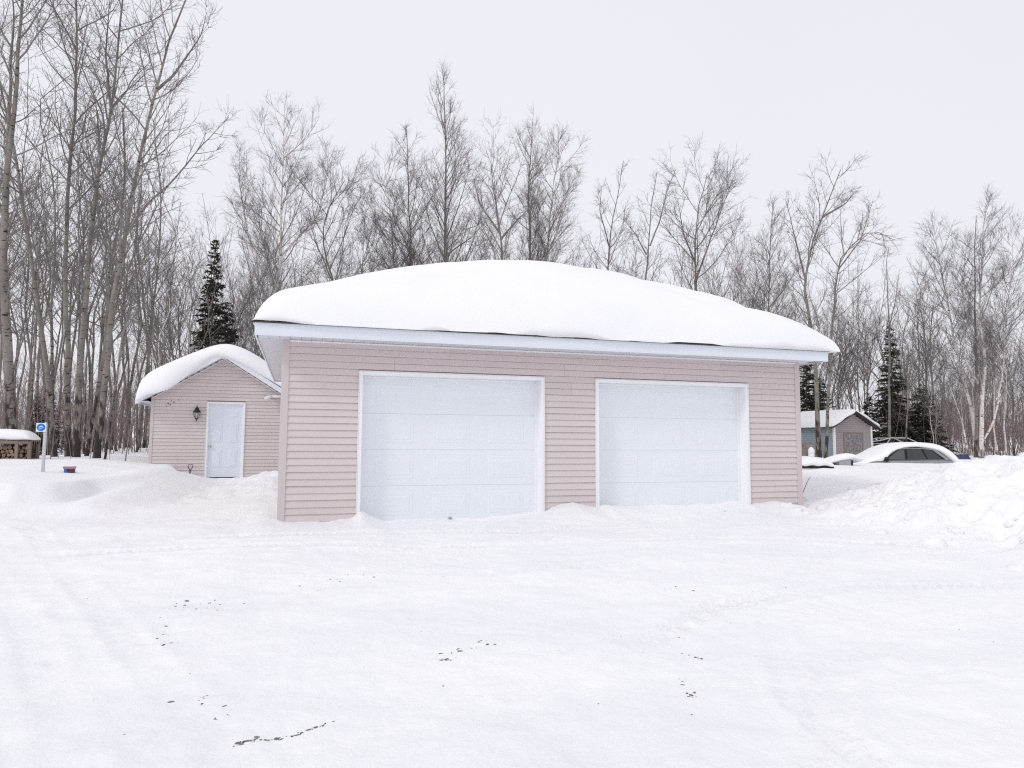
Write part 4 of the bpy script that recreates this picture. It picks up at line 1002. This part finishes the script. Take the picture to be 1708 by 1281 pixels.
hero('aspen_tree', 'slender aspen curving up between the taller aspens behind the toy box', [[(142, 772), (165, 640), (178, 560), (182, 440), (200, 380), (210, 280), (205, 180)]], 'aspen', 22.6, 7, .09, .02)
# skyline behind the garage, left to right
SKY = [
    ('birch_tree', 'broad birch with a rounded crown between outbuilding and garage roof', [[(452, 760), (446, 560), (468, 440), (470, 330), (474, 180)], [(455, 470), (415, 400), (398, 300), (400, 250)], [(466, 430), (530, 360), (545, 300), (548, 250)]], 'birch', 30, .17, .012),
    ('bare_tree', 'low branching tree beside the birch, left of the domed roof', [[(575, 760), (560, 480), (540, 420), (540, 360), (575, 300)]], 'round', 31, .12, .012),
    ('birch_tree', 'small pale birch standing over the left slope of the domed roof', [[(606, 760), (604, 470), (606, 400), (612, 325)]], 'birch', 33, .08, .01),
    ('bare_tree', 'many-branched tree just left of the tallest spire', [[(690, 760), (688, 470), (682, 350), (678, 215)]], 'spire', 32, .13, .012),
    ('birch_tree', 'slim leaning birch left of the tallest spire', [[(664, 760), (660, 470), (650, 350), (640, 265)]], 'birch', 34, .09, .01),
    ('bare_tree', 'tallest spire-shaped tree above the garage roof', [[(736, 760), (742, 450), (744, 300), (742, 215), (740, 122)]], 'spire', 32, .19, .012),
    ('bare_tree', 'dark spreading tree with crooked limbs right of the tallest spire', [[(842, 760), (838, 430), (834, 390), (826, 330), (818, 275)], [(834, 390), (800, 340), (788, 290)], [(834, 400), (860, 370), (890, 340)]], 'round', 29, .16, .014),
    ('bare_tree', 'tall pointed tree over the right half of the roof crest', [[(884, 760), (884, 430), (882, 320), (888, 203)]], 'spire', 31, .13, .012),
    ('birch_tree', 'birch with drooping rounded crown right of the roof crest', [[(905, 760), (912, 440), (918, 350), (922, 300), (940, 245)], [(916, 390), (940, 330), (962, 290)]], 'birch', 32, .13, .012),
    ('bare_tree', 'thin forked tree with a tufted tip over the right roof slope', [[(1012, 760), (1014, 450), (1020, 370), (1032, 320), (1040, 268)], [(1016, 410), (1000, 350), (1004, 310)]], 'aspen', 31, .10, .012),
    ('bare_tree', 'open-crowned tree with a raised right arm over the roof slope', [[(1078, 760), (1076, 470), (1082, 410), (1086, 350), (1096, 288)], [(1084, 410), (1100, 370), (1112, 320), (1126, 284)], [(1078, 425), (1060, 390), (1040, 365)]], 'aspen', 30, .11, .012),
    ('bare_tree', 'wide fan-shaped tree over the lower right roof slope', [[(1160, 760), (1162, 480), (1158, 420), (1164, 350), (1180, 288)], [(1160, 470), (1185, 400), (1205, 345), (1222, 300)], [(1160, 440), (1140, 390), (1130, 330)]], 'round', 31, .15, .013),
    ('bare_tree', 'narrow tree left of the big forked aspen behind the garage end', [[(1278, 760), (1282, 500), (1284, 420), (1290, 335)]], 'spire', 33, .09, .01),
    ('aspen_tree', 'big forked aspen towering behind the right end of the garage', [[(1366, 765), (1360, 600), (1342, 480), (1356, 400), (1380, 340), (1402, 283)], [(1344, 470), (1322, 380), (1312, 335)], [(1372, 362), (1410, 340), (1425, 320)]], 'tallaspen', 29.5, .15, .014),
    ('aspen_tree', 'twin pale trunk beside the blue shed wall, right of the pair', [[(1376, 767), (1384, 620), (1392, 500), (1400, 430), (1452, 380), (1490, 400)], [(1398, 450), (1436, 400), (1456, 335)]], 'tallaspen', 29.0, .10, .012),
    ('bare_tree', 'slim straight tree in front of the right-hand spruce', [[(1482, 760), (1484, 600), (1482, 520), (1478, 440), (1482, 415)], [(1480, 560), (1494, 500), (1500, 450)]], 'palepole', 40, .12, .012),
    ('bare_tree', 'pale pole tree leaning beside the shelter frame', [[(1510, 750), (1514, 650), (1524, 560), (1528, 500)]], 'palepole', 38, .07, .01),
    ('birch_tree', 'birch with a curved white trunk left of the white birch clump', [[(1628, 760), (1622, 690), (1604, 620), (1590, 560), (1576, 480), (1556, 374)]], 'birch', 36, .12, .012),
    ('birch_tree', 'white multi-stemmed birch clump at the right beyond the heap', [[(1636, 760), (1638, 660), (1644, 600), (1632, 520), (1640, 430), (1642, 342)], [(1640, 735), (1660, 700), (1672, 620), (1680, 520), (1690, 430), (1686, 375)], [(1616, 760), (1604, 700), (1586, 650), (1574, 618)], [(1632, 640), (1610, 600), (1606, 500), (1612, 400)]], 'birch', 34.5, .15, .013),
    ('bare_tree', 'dark grey tree standing amid the white birch clump', [[(1628, 760), (1628, 600), (1626, 500), (1626, 400), (1628, 360)]], 'pole', 35.5, .12, .012),
]
for k, (nm, lab, paths, spec, dep, r0, r1) in enumerate(SKY): hero(nm, lab, paths, spec, dep, 40 + k, r0, r1)
rp = at(1653, 711, 34.62)
tag(MB().lathe([(.07, -.06), (.085, -.05), (.085, .05), (.07, .06)], 10).tube([(.05, -.07, .0), (.10, -.10, -.03), (.11, -.10, -.09)], .018, 5).build('marker_ribbon', M['ribbon'], None, loc=tuple(rp), rot=(.1, .2, .3)), 'coral marker ribbon tied round a white birch stem', 'ribbon')

# shared variants for the crowd of the wood
vr = np.random.default_rng(77)
def variant(spec, H, r0, seed, lean=.5):
    r = np.random.default_rng(seed); n = 6
    pts = [(0, 0, -.3)] + [(lean * r.normal() * k / n, lean * r.normal() * k / n, H * k / n) for k in range(1, n + 1)]
    return tree_meshes([(pts, r0 * .56, .006)], spec, seed)
VAR = dict(pole=[variant('pole', 11, .075, 101 + k) for k in range(4)], palepole=[variant('palepole', 11, .08, 121 + k) for k in range(4)],
           birch=[variant('far_birch', 11, .10, 141 + k) for k in range(3)], aspen=[variant('far_aspen', 13, .12, 151 + k) for k in range(3)], spire=[variant('far_spire', 11, .10, 161 + k) for k in range(2)])
ZONES = [  # u range, number, depth range, top of crown in the photograph (range), kinds, noun, label, group
    (-60, 245, 50, (27, 54), (40, 330), ('pole', 'pole', 'palepole', 'palepole', 'aspen'), 'in the crowded wood left of the small outbuilding', 'crowded bare trees left of the outbuilding'),
    (245, 470, 48, (26, 54), (300, 470), ('pole', 'palepole', 'pole', 'birch', 'spire'), 'in the wood directly behind the small outbuilding', 'bare trees behind the outbuilding'),
    (470, 860, 58, (30, 55), (340, 490), ('pole', 'palepole', 'birch', 'aspen'), 'low behind the left half of the garage roof', 'lower bare trees behind the left half of the garage'),
    (860, 1330, 66, (30, 55), (345, 500), ('pole', 'birch', 'aspen', 'palepole'), 'low behind the right half of the garage roof', 'lower bare trees behind the right half of the garage'),
    (1300, 1560, 40, (41, 60), (400, 560), ('pole', 'palepole', 'aspen', 'spire'), 'in the wood behind the blue and taupe shed', 'bare trees behind the blue shed'),
    (1540, 1790, 32, (38, 62), (420, 600), ('pole', 'birch', 'spire', 'pole'), 'in the brown wood beyond the ploughed heap', 'bare trees beyond the ploughed heap'),
]
KIND = dict(pole='slender grey-barked bare tree', palepole='slim pale-barked bare tree', birch='white-barked birch', aspen='stouter pale aspen with upswept limbs', spire='grey tree with narrow pointed crown')
for u0, u1, n, (d0, d1), (v0, v1), kinds, where, grp in ZONES:
    for k in range(n):
        u = u0 + (u1 - u0) * (k + vr.random()) / n; dep = vr.uniform(d0, d1); v = v0 + (v1 - v0) * vr.random() ** .8
        kd = kinds[vr.integers(len(kinds))]; ms = VAR[kd][vr.integers(len(VAR[kd]))]
        p = at(u, v, dep); base = at(u, 740, dep); g = gz(base[0], base[1])
        H = dict(pole=11, palepole=11, birch=11, aspen=13, spire=11)[kd]
        if -4.4 < base[0] < .6 and 10 < base[1] < 16.5: continue
        if abs(base[0] - 29) < 6 and abs(base[1] - 21) < 5: continue
        plant('birch_tree' if kd == 'birch' else 'aspen_tree' if kd == 'aspen' else 'bare_tree', KIND[kd] + ' ' + where, ms, (base[0], base[1], g), vr.uniform(0, 6.28), max(.45, (p[2] - g) / H), grp + ', ' + KIND[kd])

# spruces
def spruce_meshes(H, Rm, seed):
    r = np.random.default_rng(seed)
    P = np.stack([np.zeros(10), np.zeros(10), np.linspace(-.3, H, 10)], 1); R = np.linspace(.011 * H, .008, 10)
    V, F = tubes(P[None], R[None], 8); tm = mesh_np('trunk', V, F, [M['grey']], smooth=True)
    nbr = int(46 * H); h = H * (.04 + .955 * r.random(nbr) ** 1.15)
    az = r.uniform(0, 6.28, nbr); ln = Rm * (1 - h / H) ** .85 * (.65 + .5 * r.random(nbr)) + .08
    d = np.stack([np.cos(az), np.sin(az), -.15 + .55 * (h / H) + .12 * r.normal(size=nbr)], 1)
    B, RB = poly(np.stack([0 * h, 0 * h, h], 1), norm(d), ln, .006 * ln + .006, 5, .06, -.06, r, .003)
    V, F = tubes(B, RB, 3); Vs = [V]; Fs = [F]; nb_ = len(V)
    cnt = np.maximum(4, (60 * ln).astype(int)); idx = np.repeat(np.arange(nbr), cnt); K = len(idx)
    t = r.random(K) ** .7; f = t * 5; i0 = np.minimum(f.astype(int), 4); fr = (f - i0)[:, None]
    S = B[idx, i0] * (1 - fr) + B[idx, i0 + 1] * fr; T = norm(B[idx, i0 + 1] - B[idx, i0])
    side = norm(np.cross(T, [0, 0, 1.0])) * np.where(r.random(K) < .5, 1, -1)[:, None]
    dd = norm(T * .8 + side * r.uniform(.2, 1.1, (K, 1)) + r.normal(size=(K, 3)) * .25 + np.array([0, 0, -.15]))
    l = r.uniform(.10, .30, K)[:, None] * (.5 + .5 * np.clip(ln[idx], 0, 1))[:, None]; wv = norm(np.cross(dd, r.normal(size=(K, 3)))) * .03
    q = np.stack([S - wv * .6, S + dd * l * .5 - wv, S + dd * l, S + dd * l * .5 + wv], 1).reshape(-1, 3)
    F2 = np.arange(K * 4).reshape(-1, 4) + nb_
    cm = mesh_np('crown', np.concatenate([V, q]), np.concatenate([F, F2]), [M['needle'], M['twig']], np.r_[np.ones(len(F), int), np.zeros(K, int)])
    return tm, cm
SP = [spruce_meshes(9.0, 1.35, 201), spruce_meshes(6.0, 1.9, 202)]
for lab, u, vtop, dep, k, fat in [
    ('tall narrow dark spruce rising behind the small outbuilding', 345, 388, 31, 0, .82),
    ('short spruce half hidden right of the tall one behind the outbuilding', 372, 500, 33, 1, .8),
    ('dim spruce deep in the wood left of the outbuilding', 76, 640, 33, 1, .8),
    ('dim young spruce among trunks behind the sign', 58, 655, 30, 1, .7),
    ('pointed dark spruce right of the blue shed', 1492, 538, 42, 0, 1.05),
    ('bushy spruce behind the shelter frame', 1542, 640, 42, 1, 1.2),
    ('dark spruce peeping between garage corner and blue shed', 1348, 560, 40, 0, 1.1),
    ('second dark spruce behind the blue shed roof', 1372, 630, 44, 1, 1.0),
    ('spruce at the left foot of the pointed one behind the shed', 1452, 655, 44, 1, .9)]:
    p = at(u, vtop, dep); b = at(u, 745, dep); g = gz(b[0], b[1]); H = (9.0, 6.0)[k]; s = (p[2] - g) / H
    o = plant('spruce_tree', lab, SP[k], (b[0], b[1], g), u * .37, s)
    o.scale = (s * fat, s * fat, s)

# undergrowth and the far wood: nobody could count these
def thicket(name, label, cat, n, urange, drange, hrange, m, seed, nb=7, ns=4, r0=.012, wig=.10, group=None, vt=None):
    r = np.random.default_rng(seed); u = r.uniform(*urange, n); d = r.uniform(drange[0], drange[1], n)
    pts = CAM + d[:, None] * (FWD + RIGHT * ((u - 854) / F_PX)[:, None] - UP * ((745 - 640.5) / F_PX))
    ok = ~((pts[:, 0] > -4.4) & (pts[:, 0] < .6) & (pts[:, 1] > 9) & (pts[:, 1] < 16.5))
    ok &= ~((np.abs(pts[:, 0] - 28.5) < 5.5) & (np.abs(pts[:, 1] - 21) < 5))
    ok &= ~((pts[:, 0] > -1) & (pts[:, 0] < 10.5) & (pts[:, 1] < 8.5))
    pts = pts[ok]; n = len(pts)
    pts[:, 2] = ground_z(pts[:, 0], pts[:, 1], False) - .1
    H = r.uniform(*hrange, n)
    P, R = poly(pts, norm(np.array([0, 0, 1.0]) + .16 * r.normal(size=(n, 3))), H, r0 * (.6 + .8 * r.random(n)) * (H / np.mean(hrange)), 6, wig * .6, .02, r, .004)
    (B1, R1), L1 = grow(P, H, R, np.full(n, nb), r, .18, 1, 36, 12, lambda t, Lp, q: Lp * (.12 + .22 * q) * (1.15 - .6 * t), lambda rr, ln: np.clip(.005 * ln + .004, .004, .016), 3, .12, .06, .004)
    (B2, R2), L2 = grow(B1, L1, R1, np.full(len(B1), ns), r, .2, 1, 38, 12, lambda t, Lp, q: .18 + .4 * q * np.minimum(1, Lp), lambda rr, ln: np.full(len(ln), .0045), 1, .14, .05, .003)
    Vs = []; Fs = []; k = 0
    for (PP, RR), S_ in (((P, R), 5), ((B1, R1), 3), ((B2, R2), 3)):
        V, F = tubes(PP, RR, S_); Vs.append(V); Fs.append(F + k); k += len(V)
    o = link(name, mesh_np(name, np.concatenate(Vs), np.concatenate(Fs), [M[m]]))
    return tag(o, label, cat, kind='stuff')
thicket('far_wood', 'far mass of bare trunks and twigs closing the view behind the clearing', 'wood', 900, (-150, 1860), (56, 95), (5, 11), 'farwood', 301, 9, 4, .045)
thicket('undergrowth', 'tangled brown undergrowth between the trunks at the left', 'undergrowth', 520, (-60, 470), (25, 50), (1.5, 5.5), 'brush', 302, 7, 4, .011)
thicket('undergrowth', 'tangled brown undergrowth of the thicket behind the garage', 'undergrowth', 260, (430, 1330), (32, 52), (3.0, 6.5), 'brush', 303, 8, 4, .016)
thicket('undergrowth', 'dense red-brown undergrowth at the right beyond the heap', 'undergrowth', 620, (1480, 1790), (40, 62), (2.0, 5.5), 'brush', 304, 8, 5, .014)
sr = np.random.default_rng(305)
for k, u in enumerate((66, 86, 97, 120, 148, 182, 192, 201, 208, 226, 236, 243)):
    o = thicket('sapling', 'thin bare sapling poking through the snow at the foot of the left-hand trunks', 'sapling', 1, (u - 2, u + 2), (18.0, 20.5), (.6, 1.9), 'brush', 310 + k, 4, 1, .010)
    del o['kind']; o['group'] = 'saplings at the foot of the left-hand trunks'
